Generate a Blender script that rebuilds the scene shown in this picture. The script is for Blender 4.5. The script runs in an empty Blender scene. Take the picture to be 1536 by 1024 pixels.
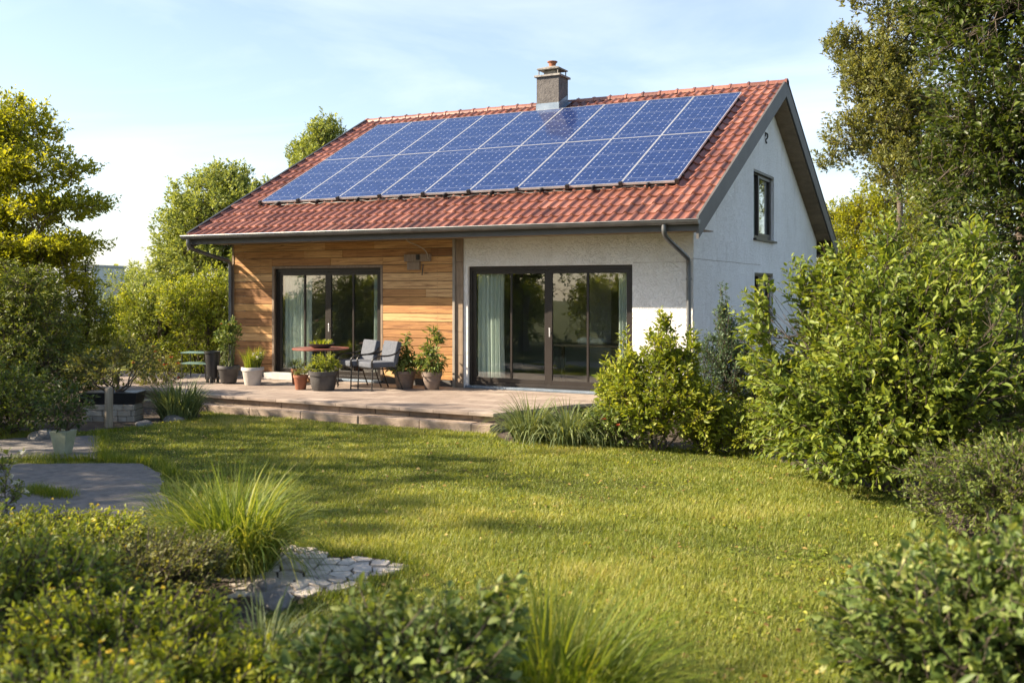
import bpy, bmesh, math, random
import numpy as np
from mathutils import Vector, Matrix
from mathutils.geometry import tessellate_polygon
R = math.radians
random.seed(7); rng = np.random.default_rng(7)
scene = bpy.context.scene
COL = scene.collection

# ------------------------------------------------------------------ camera model
F_PX, HY, CX, CY, CZ, TH = 1502.0, 433.3, 4.995, -16.17, 1.837, 0.479
LAWN = -0.28
FWD = np.array([-math.sin(TH), math.cos(TH)]); RGT = np.array([math.cos(TH), math.sin(TH)])
def at(px, D):                      # plan position at a bearing and a distance
    p = np.array([CX, CY]) + FWD*D + RGT*((px-768)*D/F_PX)
    return float(p[0]), float(p[1])
def gnd(px, py, z=LAWN):            # ground position
    return at(px, F_PX*(CZ-z)/(py-HY))

# ------------------------------------------------------------------ object helpers
def props(o, label=None, cat=None, group=None, kind=None):
    if label: o['label'] = label
    if cat: o['category'] = cat
    if group: o['group'] = group
    if kind: o['kind'] = kind
    return o
def thing(name, label, cat, loc=(0,0,0), rz=0, group=None):
    o = bpy.data.objects.new(name, None); COL.objects.link(o)
    o.empty_display_size = .2
    o.location = loc; o.rotation_euler = (0,0,rz)
    return props(o, label, cat, group)
def link(name, me, m, parent=None, loc=None):
    o = bpy.data.objects.new(name, me); COL.objects.link(o)
    if m is not None:
        me.materials.clear(); me.materials.append(m)
    if parent is not None: o.parent = parent
    if loc is not None: o.location = loc
    return o
def dup(root, loc, rz=0, sc=1.0, label=None):
    r = root.copy(); COL.objects.link(r); r.location = loc; r.rotation_euler = (0,0,rz); r.scale = (sc,sc,sc)
    if label: r['label'] = label
    for ch in list(root.children):
        c = ch.copy(); COL.objects.link(c); c.parent = r
        for g in list(ch.children):
            d = g.copy(); COL.objects.link(d); d.parent = c
    return r
def np_mesh(name, V, loops, starts, rnd=None, smooth=False):
    me = bpy.data.meshes.new(name)
    me.vertices.add(len(V)); me.vertices.foreach_set('co', np.asarray(V, np.float32).ravel())
    me.loops.add(len(loops)); me.loops.foreach_set('vertex_index', np.asarray(loops, np.int32))
    me.polygons.add(len(starts)); me.polygons.foreach_set('loop_start', np.asarray(starts, np.int32))
    me.update(calc_edges=True)
    if rnd is not None:
        a = me.attributes.new('rnd', 'FLOAT', 'FACE'); a.data.foreach_set('value', np.asarray(rnd, np.float32))
    if smooth: me.polygons.foreach_set('use_smooth', np.ones(len(starts), bool))
    return me

class MB:                            # collects shapes into ONE mesh
    def __init__(s): s.v=[]; s.f=[]; s.r=[]
    def add(s, vs, fs, r=None):
        b=len(s.v); s.v+= [tuple(v) for v in vs]; s.f+=[[i+b for i in f] for f in fs]
        s.r += [random.random() if r is None else r]*len(fs); return s
    def box(s, x0,y0,z0,x1,y1,z1, r=None, M=None):
        if x0>x1:x0,x1=x1,x0
        if y0>y1:y0,y1=y1,y0
        if z0>z1:z0,z1=z1,z0
        vs=[(x0,y0,z0),(x1,y0,z0),(x1,y1,z0),(x0,y1,z0),(x0,y0,z1),(x1,y0,z1),(x1,y1,z1),(x0,y1,z1)]
        if M is not None: vs=[M@Vector(v) for v in vs]
        return s.add(vs,[(3,2,1,0),(4,5,6,7),(0,1,5,4),(1,2,6,5),(2,3,7,6),(3,0,4,7)], r)
    def tube(s, pts, rad, n=8, cap=True, r=None):
        pts=[Vector(p) for p in pts]; k=len(pts)
        rad=rad if hasattr(rad,'__len__') else [rad]*k
        vs=[];fs=[]; prev=None
        for i,p in enumerate(pts):
            d=(pts[min(i+1,k-1)]-pts[max(i-1,0)]).normalized()
            if prev is None:
                a=d.orthogonal().normalized()
            else:
                a=(prev-d*prev.dot(d)).normalized()
            prev=a; b=d.cross(a)
            for j in range(n):
                t=2*math.pi*j/n; vs.append(p+(a*math.cos(t)+b*math.sin(t))*rad[i])
        for i in range(k-1):
            for j in range(n):
                fs.append((i*n+j,i*n+(j+1)%n,(i+1)*n+(j+1)%n,(i+1)*n+j))
        if cap: fs.append(tuple(reversed(range(n)))); fs.append(tuple((k-1)*n+j for j in range(n)))
        return s.add(vs,fs,r)
    def lathe(s, prof, n=28, c=(0,0,0), sq=0, r=None):   # prof: (radius, z); sq>0 squares it off
        vs=[];fs=[]
        for (q,z) in prof:
            for j in range(n):
                t=2*math.pi*j/n; cc,ss=math.cos(t),math.sin(t)
                k=1
                if sq: k=1/((abs(cc)**sq+abs(ss)**sq)**(1/sq))
                vs.append((c[0]+q*cc*k,c[1]+q*ss*k,c[2]+z))
        for i in range(len(prof)-1):
            for j in range(n): fs.append((i*n+j,i*n+(j+1)%n,(i+1)*n+(j+1)%n,(i+1)*n+j))
        fs.append(tuple(reversed(range(n)))); fs.append(tuple((len(prof)-1)*n+j for j in range(n)))
        return s.add(vs,fs,r)
    def prism(s, poly, z0, z1, r=None):   # plan polygon (ccw)
        n=len(poly); vs=[(x,y,z0) for x,y in poly]+[(x,y,z1) for x,y in poly]
        fs=[tuple(reversed(range(n))),tuple(range(n,2*n))]+[(i,(i+1)%n,n+(i+1)%n,n+i) for i in range(n)]
        return s.add(vs,fs,r)
    def build(s, name, m, parent=None, smooth=False, bevel=0, loc=None):
        me=bpy.data.meshes.new(name); me.from_pydata(s.v,[],s.f); me.update()
        a=me.attributes.new('rnd','FLOAT','FACE'); a.data.foreach_set('value', s.r)
        if smooth: me.polygons.foreach_set('use_smooth',[True]*len(me.polygons))
        o=link(name,me,m,parent,loc)
        if smooth and hasattr(me,'set_sharp_from_angle'): me.set_sharp_from_angle(angle=R(40))
        if bevel:
            b=o.modifiers.new('bevel','BEVEL'); b.width=bevel; b.segments=2; b.limit_method='ANGLE'; b.angle_limit=R(40)
        return o
def chaikin(pts, k=2):
    pts=[Vector(p) for p in pts]
    for _ in range(k):
        q=[pts[0]]
        for a,b in zip(pts,pts[1:]): q+=[a*.75+b*.25,a*.25+b*.75]
        q.append(pts[-1]); pts=q
    return pts

# ------------------------------------------------------------------ materials
def newmat(name):
    m=bpy.data.materials.new(name); m.use_nodes=True; nt=m.node_tree; nt.nodes.clear()
    out=nt.nodes.new('ShaderNodeOutputMaterial')
    return m,nt,out
def N(nt,t,**kw):
    n=nt.nodes.new(t)
    for k,v in kw.items():
        if k in n.inputs: n.inputs[k].default_value=v
        else: setattr(n,k,v)
    return n
def ramp(nt, fac, stops, interp='LINEAR'):
    r=nt.nodes.new('ShaderNodeValToRGB'); e=r.color_ramp.elements; r.color_ramp.interpolation=interp
    while len(e)<len(stops): e.new(.5)
    for i,(p,c) in enumerate(stops):
        e[i].position=p; e[i].color=(c[0],c[1],c[2],1) if len(c)==3 else c
    nt.links.new(fac,r.inputs[0]); return r.outputs[0]
def noise(nt, scale, detail=4, rough=.55, coord='Object', stretch=None, dist=0):
    tc=N(nt,'ShaderNodeTexCoord'); v=tc.outputs[coord]
    if stretch:
        mp=N(nt,'ShaderNodeMapping'); mp.inputs['Scale'].default_value=stretch; nt.links.new(v,mp.inputs[0]); v=mp.outputs[0]
    n=N(nt,'ShaderNodeTexNoise',Scale=scale,Detail=detail,Roughness=rough,Distortion=dist); nt.links.new(v,n.inputs['Vector'])
    return n.outputs['Fac']
def mathn(nt,op,a,b=None,clamp=False):
    m=N(nt,'ShaderNodeMath',operation=op); m.use_clamp=clamp
    for i,x in enumerate((a,b)):
        if x is None: continue
        if isinstance(x,(int,float)): m.inputs[i].default_value=x
        else: nt.links.new(x,m.inputs[i])
    return m.outputs[0]
def mixc(nt,fac,a,b,mode='MIX'):
    m=N(nt,'ShaderNodeMix',data_type='RGBA',blend_type=mode)
    for i,x in ((0,fac),(6,a),(7,b)):
        if isinstance(x,(int,float)): m.inputs[i].default_value=x
        elif isinstance(x,tuple): m.inputs[i].default_value=(x[0],x[1],x[2],1)
        else: nt.links.new(x,m.inputs[i])
    return m.outputs[2]
def attr(nt,name='rnd'):
    return N(nt,'ShaderNodeAttribute',attribute_name=name).outputs['Fac']
def bump(nt,h,strength=.5,dist=.01):
    b=N(nt,'ShaderNodeBump',Strength=strength,Distance=dist); nt.links.new(h,b.inputs['Height']); return b.outputs[0]
def surf(name, c1, c2, scale=6, rough=.7, metal=0, bs=.3, bd=.005, bscale=None, stretch=None, rv=0, spec=.5, detail=5, lo=.3, hi=.7):
    m,nt,out=newmat(name); p=N(nt,'ShaderNodeBsdfPrincipled',Roughness=rough,Metallic=metal); p.inputs['Specular IOR Level'].default_value=spec
    f=noise(nt,scale,detail,.6,stretch=stretch)
    c=ramp(nt,f,[(lo,c1),(hi,c2)])
    if rv:
        k=mathn(nt,'ADD',mathn(nt,'MULTIPLY',attr(nt),rv),1-rv/2)
        mm=N(nt,'ShaderNodeVectorMath',operation='SCALE'); nt.links.new(c,mm.inputs[0]); nt.links.new(k,mm.inputs['Scale']); c=mm.outputs[0]
    nt.links.new(c,p.inputs['Base Color'])
    if bs: nt.links.new(bump(nt,noise(nt,bscale or scale*6,4,.6,stretch=stretch),bs,bd),p.inputs['Normal'])
    nt.links.new(p.outputs[0],out.inputs[0]); return m
def leafmat(name, cols, trans=.35, glow=(1.5,1.35,.6), ns=1.2, rough=.5):
    m,nt,out=newmat(name)
    f=mathn(nt,'ADD',mathn(nt,'MULTIPLY',attr(nt),.62),mathn(nt,'MULTIPLY',noise(nt,ns,2),.38))
    c=ramp(nt,f,[(i/(len(cols)-1)*.8+.1,x) for i,x in enumerate(cols)])
    p=N(nt,'ShaderNodeBsdfPrincipled',Roughness=rough); p.inputs['Specular IOR Level'].default_value=.35
    nt.links.new(c,p.inputs['Base Color'])
    t=N(nt,'ShaderNodeBsdfTranslucent'); nt.links.new(mixc(nt,1.0,c,glow,'MULTIPLY'),t.inputs[0])
    mx=N(nt,'ShaderNodeMixShader'); mx.inputs[0].default_value=trans
    nt.links.new(p.outputs[0],mx.inputs[1]); nt.links.new(t.outputs[0],mx.inputs[2]); nt.links.new(mx.outputs[0],out.inputs[0])
    return m

M={}
M['leaf_bright']=leafmat('leaf_bright',[(0.087,0.122,0.018),(0.173,0.230,0.025),(0.297,0.331,0.043),(0.470,0.447,0.065)],.42)
M['leaf_shrub']=leafmat('leaf_shrub',[(0.054,0.091,0.020),(0.117,0.171,0.029),(0.218,0.270,0.040),(0.362,0.375,0.065)],.38)
M['leaf_dark']=leafmat('leaf_dark',[(0.025,0.048,0.015),(0.044,0.075,0.020),(0.075,0.112,0.025),(0.125,0.163,0.037)],.3)
M['leaf_mid']=leafmat('leaf_mid',[(0.050,0.078,0.018),(0.098,0.139,0.028),(0.163,0.202,0.037),(0.278,0.279,0.054)],.35)
M['leaf_deep']=leafmat('leaf_deep',[(.022,.042,.010),(.045,.072,.014),(.085,.115,.018),(.19,.21,.03)],.34,rough=.4)
M['leaf_olive']=leafmat('leaf_olive',[(0.086,0.104,0.033),(0.136,0.156,0.046),(0.210,0.215,0.058),(0.296,0.286,0.091)],.35)
M['leaf_gold']=leafmat('leaf_gold',[(0.109,0.139,0.014),(0.206,0.240,0.020),(0.316,0.334,0.026),(0.435,0.421,0.037)],.5)
M['leaf_blue']=leafmat('leaf_blue',[(0.041,0.076,0.041),(0.069,0.117,0.062),(0.110,0.166,0.083),(0.179,0.235,0.110)],.3)
M['leaf_cream']=leafmat('leaf_cream',[(0.048,0.086,0.022),(0.090,0.140,0.031),(0.195,0.250,0.062),(0.552,0.516,0.219)],.3)
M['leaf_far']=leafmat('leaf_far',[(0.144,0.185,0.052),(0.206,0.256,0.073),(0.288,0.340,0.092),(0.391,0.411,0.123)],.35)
M['petal_white']=leafmat('petal_white',[(.7,.66,.5),(.8,.78,.66),(.85,.84,.78)],.25,(1,1,1))
M['petal_yellow']=leafmat('petal_yellow',[(.55,.4,.02),(.7,.52,.04),(.8,.65,.12)],.25,(1,1,.8))
M['petal_red']=leafmat('petal_red',[(.25,.04,.02),(.4,.07,.03),(.5,.16,.05)],.25,(1,1,1))
M['grass']=leafmat('grass',[(0.127,0.169,0.029),(0.212,0.258,0.045),(0.314,0.337,0.068),(0.559,0.498,0.202)],.42,ns=.8,rough=.5)
M['tuft']=leafmat('tuft',[(0.061,0.104,0.019),(0.122,0.181,0.026),(0.208,0.258,0.039),(0.416,0.401,0.116)],.4,ns=3)
M['tuft_bright']=leafmat('tuft_bright',[(.08,.13,.012),(.14,.20,.018),(.23,.27,.03),(.36,.35,.07)],.45,ns=3)
M['tuft_grey']=leafmat('tuft_grey',[(0.070,0.105,0.042),(0.126,0.168,0.063),(0.210,0.252,0.098),(0.364,0.392,0.168)],.3,ns=3)
M['bark']=surf('bark',(.05,.038,.028),(.13,.10,.075),5,.9,bs=.8,bd=.02,stretch=(1,1,.25))
M['twig']=surf('twig',(.045,.035,.022),(.10,.075,.04),9,.85,bs=0)
M['stem_green']=surf('stem_green',(.06,.09,.02),(.12,.14,.03),9,.7,bs=0)
M['soil']=surf('soil',(.035,.024,.016),(.11,.08,.055),7,.95,bs=1,bd=.03,bscale=30)
M['dark_metal']=surf('dark_metal',(.022,.020,.019),(.032,.030,.028),3,.42,.2,bs=.05)
M['frame']=surf('frame_brown_black',(.018,.014,.012),(.028,.022,.018),3,.4,.1,bs=.05)
M['zinc']=surf('zinc',(.11,.115,.12),(.18,.185,.19),4,.45,.6,bs=.15,bd=.003)
M['fascia']=surf('fascia_grey',(.075,.07,.066),(.105,.10,.095),2.5,.6,bs=.15,stretch=(.3,1,1))
M['lead']=surf('lead_flashing',(.16,.21,.27),(.26,.31,.37),5,.4,.5,bs=.2)
M['alu']=surf('aluminium_frame',(.55,.56,.58),(.68,.69,.7),4,.35,.5,bs=0)
M['cushion']=surf('grey_cushion',(.075,.085,.105),(.125,.135,.16),30,.95,bs=.4,bd=.003,bscale=300)
M['curtain']=surf('curtain_cloth',(.62,.66,.63),(.74,.77,.73),3,.9,bs=.2,bscale=60,stretch=(4,4,.2))
M['pot_dark']=surf('pot_charcoal',(.035,.032,.032),(.07,.065,.062),8,.65,bs=.4,bscale=40)
M['pot_black']=surf('pot_black',(.014,.014,.015),(.025,.025,.027),6,.4,bs=.1)
M['pot_brown']=surf('pot_taupe',(.13,.095,.075),(.22,.165,.13),7,.75,bs=.4,bscale=40)
M['pot_pale']=surf('pot_pale_grey',(.42,.40,.37),(.56,.54,.50),6,.8,bs=.3,bscale=50)
M['pot_terra']=surf('pot_terracotta',(.20,.07,.035),(.32,.12,.06),8,.8,bs=.3)
M['table_red']=surf('table_red_brown',(.16,.05,.035),(.26,.09,.06),8,.4,bs=.1,stretch=(1,6,1))
M['arm_wood']=surf('arm_wood',(.22,.10,.04),(.34,.17,.07),10,.5,bs=.1,stretch=(1,6,1))
M['old_wood']=surf('weathered_wood',(.20,.16,.11),(.36,.30,.22),7,.85,bs=.7,bd=.006,stretch=(6,6,.5))
M['post_wood']=surf('grey_brown_board',(.19,.135,.09),(.30,.225,.16),7,.85,bs=.5,bd=.005,stretch=(6,6,.6))
M['post_grey']=surf('grey_post',(.22,.195,.16),(.33,.295,.25),6,.85,bs=.4,bd=.004,stretch=(6,6,.5))
M['soffit']=surf('soffit_board',(.17,.125,.08),(.25,.19,.125),5,.8,bs=.4,bd=.004,rv=.25)
M['inner']=surf('plaster_inside',(.38,.37,.34),(.44,.43,.40),2,.9,bs=.05)
M['inner_floor']=surf('floor_inside',(.14,.10,.07),(.20,.15,.10),5,.4,bs=.05,stretch=(.5,6,1))
M['asphalt']=surf('grey_paving',(.13,.115,.10),(.25,.22,.19),9,.9,bs=.9,bd=.015,bscale=60,detail=10)
M['gravel']=surf('gravel',(.17,.14,.11),(.34,.29,.24),55,.95,bs=1,bd=.02,bscale=60)
M['flag']=surf('flagstone',(.38,.33,.28),(.64,.56,.47),7,.85,bs=.7,bd=.008,bscale=24,rv=.45)
M['rock']=surf('rock',(.13,.12,.11),(.30,.28,.25),6,.9,bs=.9,bd=.02,bscale=18,rv=.3)
M['stonewall']=surf('stone_wall',(.24,.21,.17),(.42,.38,.32),5,.9,bs=.8,bd=.01,bscale=20,rv=.4)
M['far_wall']=surf('far_wall',(.50,.52,.54),(.56,.58,.60),.4,.85,bs=0)
M['far_roof']=surf('far_roof',(.28,.29,.31),(.34,.35,.36),.4,.7,bs=0)
M['far_glass']=surf('far_window',(.10,.11,.12),(.15,.16,.18),.5,.2,bs=0)
M['white_metal']=surf('white_sheet',(.66,.67,.68),(.74,.75,.75),1,.5,bs=0)
M['wire']=surf('wire',(.30,.25,.18),(.4,.33,.25),5,.6,bs=0)
M['green_metal']=surf('pale_green_metal',(.16,.26,.22),(.24,.36,.31),4,.4,.3,bs=.1)
M['pot_glass']=surf('milky_glass',(.26,.28,.20),(.36,.38,.28),9,.35,bs=.2)
M['white_cloth']=surf('white_cloth',(.6,.6,.6),(.75,.75,.74),9,.9,bs=.3)
M['sofa']=surf('sofa_cloth',(.16,.16,.17),(.22,.22,.23),9,.95,bs=.3,bscale=80)

def mat_ground():
    m,nt,out=newmat('ground_turf'); p=N(nt,'ShaderNodeBsdfPrincipled',Roughness=.95); p.inputs['Specular IOR Level'].default_value=.1
    c=ramp(nt,noise(nt,1.4,6,.65),[(.3,(.055,.075,.014)),(.55,(.085,.105,.02)),(.75,(.12,.12,.035))])
    c=mixc(nt,ramp(nt,noise(nt,28,4,.7),[(.4,(0,0,0)),(.7,(1,1,1))]),c,(.07,.06,.03))
    nt.links.new(c,p.inputs['Base Color'])
    nt.links.new(bump(nt,noise(nt,60,4,.7),1,.03),p.inputs['Normal']); nt.links.new(p.outputs[0],out.inputs[0]); return m
M['ground']=mat_ground()
def mat_tile():
    m,nt,out=newmat('clay_tile'); p=N(nt,'ShaderNodeBsdfPrincipled',Roughness=.42)
    c=ramp(nt,attr(nt),[(0,(.13,.050,.034)),(.35,(.215,.080,.052)),(.7,(.28,.108,.070)),(1,(.36,.155,.105))])
    c=mixc(nt,ramp(nt,noise(nt,3.5,6,.7),[(.42,(0,0,0)),(.75,(.75,.75,.75))]),c,(.15,.055,.04))
    c=mixc(nt,ramp(nt,noise(nt,22,5,.7),[(.55,(0,0,0)),(.8,(.7,.7,.7))]),c,(.50,.27,.20))
    c=mixc(nt,ramp(nt,noise(nt,1.1,8,.75,stretch=(1,.35,.35)),[(.52,(0,0,0)),(.72,(.6,.6,.6))]),c,(.085,.045,.034))
    c=mixc(nt,ramp(nt,noise(nt,38,3,.6),[(.66,(0,0,0)),(.72,(.75,.75,.75))]),c,(.34,.30,.20))
    nt.links.new(c,p.inputs['Base Color'])
    nt.links.new(bump(nt,noise(nt,60,4,.6),.4,.004),p.inputs['Normal']); nt.links.new(p.outputs[0],out.inputs[0]); return m
M['tile']=mat_tile()
def mat_stucco():
    m,nt,out=newmat('white_render'); p=N(nt,'ShaderNodeBsdfPrincipled',Roughness=.92); p.inputs['Specular IOR Level'].default_value=.2
    c=ramp(nt,noise(nt,.7,6,.65),[(.3,(.76,.75,.72)),(.7,(.87,.865,.845))])
    c=mixc(nt,ramp(nt,noise(nt,3.2,8,.75,stretch=(1,1,.35)),[(.52,(0,0,0)),(.8,(.5,.5,.5))]),c,(.42,.38,.32))
    nt.links.new(c,p.inputs['Base Color'])
    tz=N(nt,'ShaderNodeTexCoord'); sz=N(nt,'ShaderNodeSeparateXYZ'); nt.links.new(tz.outputs['Object'],sz.inputs[0])
    sp_=mathn(nt,'MULTIPLY',mathn(nt,'SUBTRACT',mathn(nt,'MULTIPLY',noise(nt,5,6,.7),1.3),mathn(nt,'ADD',sz.outputs[2],.25)),1.6,True)   # mud splashed up from the bed
    c=mixc(nt,mathn(nt,'MULTIPLY',sp_,.6),c,(.25,.20,.14))
    w=N(nt,'ShaderNodeTexNoise',Scale=13,Detail=5,Roughness=.6,Distortion=1.8); tc=N(nt,'ShaderNodeTexCoord'); nt.links.new(tc.outputs['Object'],w.inputs['Vector'])
    r=ramp(nt,w.outputs['Fac'],[(.38,(0,0,0)),(.5,(.8,.8,.8)),(.62,(1,1,1))])
    h=mathn(nt,'ADD',r,mathn(nt,'MULTIPLY',noise(nt,70,3),.35))
    nt.links.new(bump(nt,h,.75,.014),p.inputs['Normal']); nt.links.new(p.outputs[0],out.inputs[0]); return m
M['stucco']=mat_stucco()
def mat_plank():
    m,nt,out=newmat('larch_cladding'); p=N(nt,'ShaderNodeBsdfPrincipled',Roughness=.62)
    a=attr(nt)
    tc=N(nt,'ShaderNodeTexCoord'); sep=N(nt,'ShaderNodeSeparateXYZ'); nt.links.new(tc.outputs['Object'],sep.inputs[0])
    cmb=N(nt,'ShaderNodeCombineXYZ'); nt.links.new(mathn(nt,'ADD',mathn(nt,'MULTIPLY',sep.outputs[0],.8),mathn(nt,'MULTIPLY',a,37)),cmb.inputs[0])
    nt.links.new(sep.outputs[1],cmb.inputs[1]); nt.links.new(mathn(nt,'MULTIPLY',sep.outputs[2],16),cmb.inputs[2])
    n=N(nt,'ShaderNodeTexNoise',Scale=1.6,Detail=8,Roughness=.68,Distortion=1.2); nt.links.new(cmb.outputs[0],n.inputs['Vector'])
    base=ramp(nt,a,[(0,(.25,.115,.04)),(.25,(.42,.205,.068)),(.6,(.56,.30,.10)),(1,(.64,.40,.18))])
    g=ramp(nt,n.outputs['Fac'],[(.30,(.28,.21,.17)),(.44,(.72,.66,.62)),(.56,(1,1,1)),(.72,(1.15,1.12,1.05))])
    c=mixc(nt,1.0,base,g,'MULTIPLY')
    kn=ramp(nt,noise(nt,4.5,2,.5,stretch=(.5,1,1.6)),[(.68,(0,0,0)),(.76,(.8,.8,.8))])
    c=mixc(nt,kn,c,(.16,.07,.03))
    nt.links.new(c,p.inputs['Base Color'])
    nt.links.new(bump(nt,n.outputs['Fac'],.5,.006),p.inputs['Normal']); nt.links.new(p.outputs[0],out.inputs[0]); return m
M['plank']=mat_plank()
def mat_pave():
    m,nt,out=newmat('terrace_paving'); p=N(nt,'ShaderNodeBsdfPrincipled',Roughness=.75)
    tc=N(nt,'ShaderNodeTexCoord'); b=N(nt,'ShaderNodeTexBrick'); nt.links.new(tc.outputs['Object'],b.inputs['Vector'])
    b.inputs['Scale'].default_value=1; b.inputs['Brick Width'].default_value=.62; b.inputs['Row Height'].default_value=.30; b.inputs['Mortar Size'].default_value=.006
    b.inputs['Color1'].default_value=(.27,.215,.18,1); b.inputs['Color2'].default_value=(.39,.325,.275,1); b.inputs['Mortar'].default_value=(.12,.09,.07,1)
    c=mixc(nt,.55,b.outputs['Color'],ramp(nt,noise(nt,3,7,.7),[(.3,(.45,.40,.36)),(.7,(1.1,1.05,1.0))]),'MULTIPLY')
    nt.links.new(c,p.inputs['Base Color'])
    h=mathn(nt,'SUBTRACT',mathn(nt,'MULTIPLY',noise(nt,30,5),.3),mathn(nt,'MULTIPLY',b.outputs['Fac'],1))
    nt.links.new(bump(nt,h,.6,.01),p.inputs['Normal']); nt.links.new(p.outputs[0],out.inputs[0]); return m
M['pave']=mat_pave()
M['kerb']=surf('step_stone',(.20,.145,.105),(.40,.31,.24),4,.88,bs=.8,bd=.012,bscale=18,stretch=(1,1,2.2),rv=.35,detail=8)
def mat_cells():
    m,nt,out=newmat('solar_cells'); p=N(nt,'ShaderNodeBsdfPrincipled',Roughness=.16); p.inputs['Specular IOR Level'].default_value=.55
    tc=N(nt,'ShaderNodeTexCoord'); sep=N(nt,'ShaderNodeSeparateXYZ'); nt.links.new(tc.outputs['Object'],sep.inputs[0])
    def line(coord,pitch,w):
        f=mathn(nt,'FRACT',mathn(nt,'ADD',mathn(nt,'DIVIDE',coord,pitch),100))
        return mathn(nt,'LESS_THAN',mathn(nt,'ABSOLUTE',mathn(nt,'SUBTRACT',f,.5)),w)
    X,Y=sep.outputs[0],sep.outputs[1]
    lx=line(X,.165,.022); ly=line(Y,.165,.026); ly2=line(Y,.66,.011); bx=line(X,.055,.03); lh=line(X,1.0,.007)
    fx=mathn(nt,'FRACT',mathn(nt,'ADD',mathn(nt,'DIVIDE',X,.165),100)); fy=mathn(nt,'FRACT',mathn(nt,'ADD',mathn(nt,'DIVIDE',Y,.165),100))
    dd=mathn(nt,'ADD',mathn(nt,'ABSOLUTE',mathn(nt,'SUBTRACT',fx,.5)),mathn(nt,'ABSOLUTE',mathn(nt,'SUBTRACT',fy,.5)))
    dia=mathn(nt,'LESS_THAN',dd,.11)
    g=mathn(nt,'MAXIMUM',lx,mathn(nt,'MULTIPLY',ly,.8))
    fl=mathn(nt,'MULTIPLY',mathn(nt,'GREATER_THAN',noise(nt,9,3,.7),.46),1)
    cellc=ramp(nt,noise(nt,5,6,.75),[(.3,(.006,.016,.070)),(.7,(.016,.034,.125))])
    c=mixc(nt,mathn(nt,'MULTIPLY',bx,.08),cellc,(.30,.36,.52))
    c=mixc(nt,mathn(nt,'MULTIPLY',g,.15),c,(.30,.37,.55))
    c=mixc(nt,mathn(nt,'MULTIPLY',mathn(nt,'MULTIPLY',dia,fl),.45),c,(.62,.68,.80))
    c=mixc(nt,mathn(nt,'MULTIPLY',mathn(nt,'MAXIMUM',ly2,lh),.3),c,(.5,.56,.68))
    nt.links.new(c,p.inputs['Base Color']); 
    nt.links.new(ramp(nt,noise(nt,1.5,4),[(.3,(.07,.07,.07)),(.7,(.2,.2,.2))]),p.inputs['Roughness'])
    nt.links.new(p.outputs[0],out.inputs[0]); return m
M['cells']=mat_cells()
def mat_glass():
    m,nt,out=newmat('window_glass')
    t=N(nt,'ShaderNodeBsdfTransparent'); t.inputs[0].default_value=(.88,.92,.90,1)
    g=N(nt,'ShaderNodeBsdfGlossy',Roughness=.012); g.inputs[0].default_value=(1,1,1,1)
    nt.links.new(bump(nt,noise(nt,1.1,1),.05,.02),g.inputs['Normal'])
    lw=N(nt,'ShaderNodeLayerWeight',Blend=.5); f5=mathn(nt,'POWER',lw.outputs['Facing'],4.0)
    mx=N(nt,'ShaderNodeMixShader'); nt.links.new(mathn(nt,'ADD',mathn(nt,'MULTIPLY',f5,.8),.11,True),mx.inputs[0])
    nt.links.new(t.outputs[0],mx.inputs[1]); nt.links.new(g.outputs[0],mx.inputs[2]); nt.links.new(mx.outputs[0],out.inputs[0]); return m
M['glass']=mat_glass()

# ------------------------------------------------------------------ setting
def flat(name, poly, z, m, thick=0):
    mb=MB()
    if thick: mb.prism(poly,z-thick,z)
    else: mb.add([(x,y,z) for x,y in poly],[tuple(range(len(poly)))])
    return props(mb.build(name,m),kind='structure')
g=MB()
xs=np.concatenate([np.linspace(-600,-40,12),np.linspace(-30,30,31),np.linspace(40,600,12)])
nv=len(xs); vs=[];
for j,y in enumerate(xs):
    for i,x in enumerate(xs):
        d=math.hypot(x,y); z=LAWN-(0 if d<60 else min(6,(d-60)*.03))
        vs.append((x,y,z))
g.add(vs,[(j*nv+i,j*nv+i+1,(j+1)*nv+i+1,(j+1)*nv+i) for j in range(nv-1) for i in range(nv-1)],.5)
props(g.build('ground',M['ground'],smooth=True),kind='structure')

TER=[(-13.2,-3.1),(-2.05,-3.2),(-1.45,-1.5),(-.7,-.6),(-.7,-.002),(-13.2,-.002)]
def wavy(poly, amp, step=.35):
    o=[]
    for a,b in zip(poly,poly[1:]+poly[:1]):
        L=math.hypot(b[0]-a[0],b[1]-a[1]); n=max(1,int(L/step))
        for k in range(n):
            t=k/n; o.append((a[0]+(b[0]-a[0])*t+random.uniform(-amp,amp),a[1]+(b[1]-a[1])*t+random.uniform(-amp,amp)))
    return o
t=MB(); t.prism([(x,y) for x,y in TER],-.05,0); ter=props(t.build('terrace',M['pave'],bevel=.006),kind='structure')
# riser blocks and the lower step
k=MB(); x=-13.2
while x<-2.1:
    w=random.uniform(.45,.8); x1=min(x+w,-2.07); k.box(x+.004,-3.075+random.uniform(-.008,.008),LAWN-.1,x1-.004,-2.7,-.053); x=x1
k.prism([(-2.06,-3.06),(-1.50,-1.5),(-1.9,-1.4),(-2.4,-2.9)],LAWN-.1,-.053)
props(k.build('terrace_wall',M['kerb'],bevel=.008),kind='structure')
k=MB(); x=-12.6
while x<-2.3:
    w=random.uniform(.7,1.2); x1=min(x+w,-2.02); k.box(x+.004,-3.33+random.uniform(-.01,.01),LAWN-.1,x1-.004,-3.09,-.15+random.uniform(-.004,.004)); x=x1
props(k.build('step',M['kerb'],bevel=.012),kind='structure')

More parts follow.
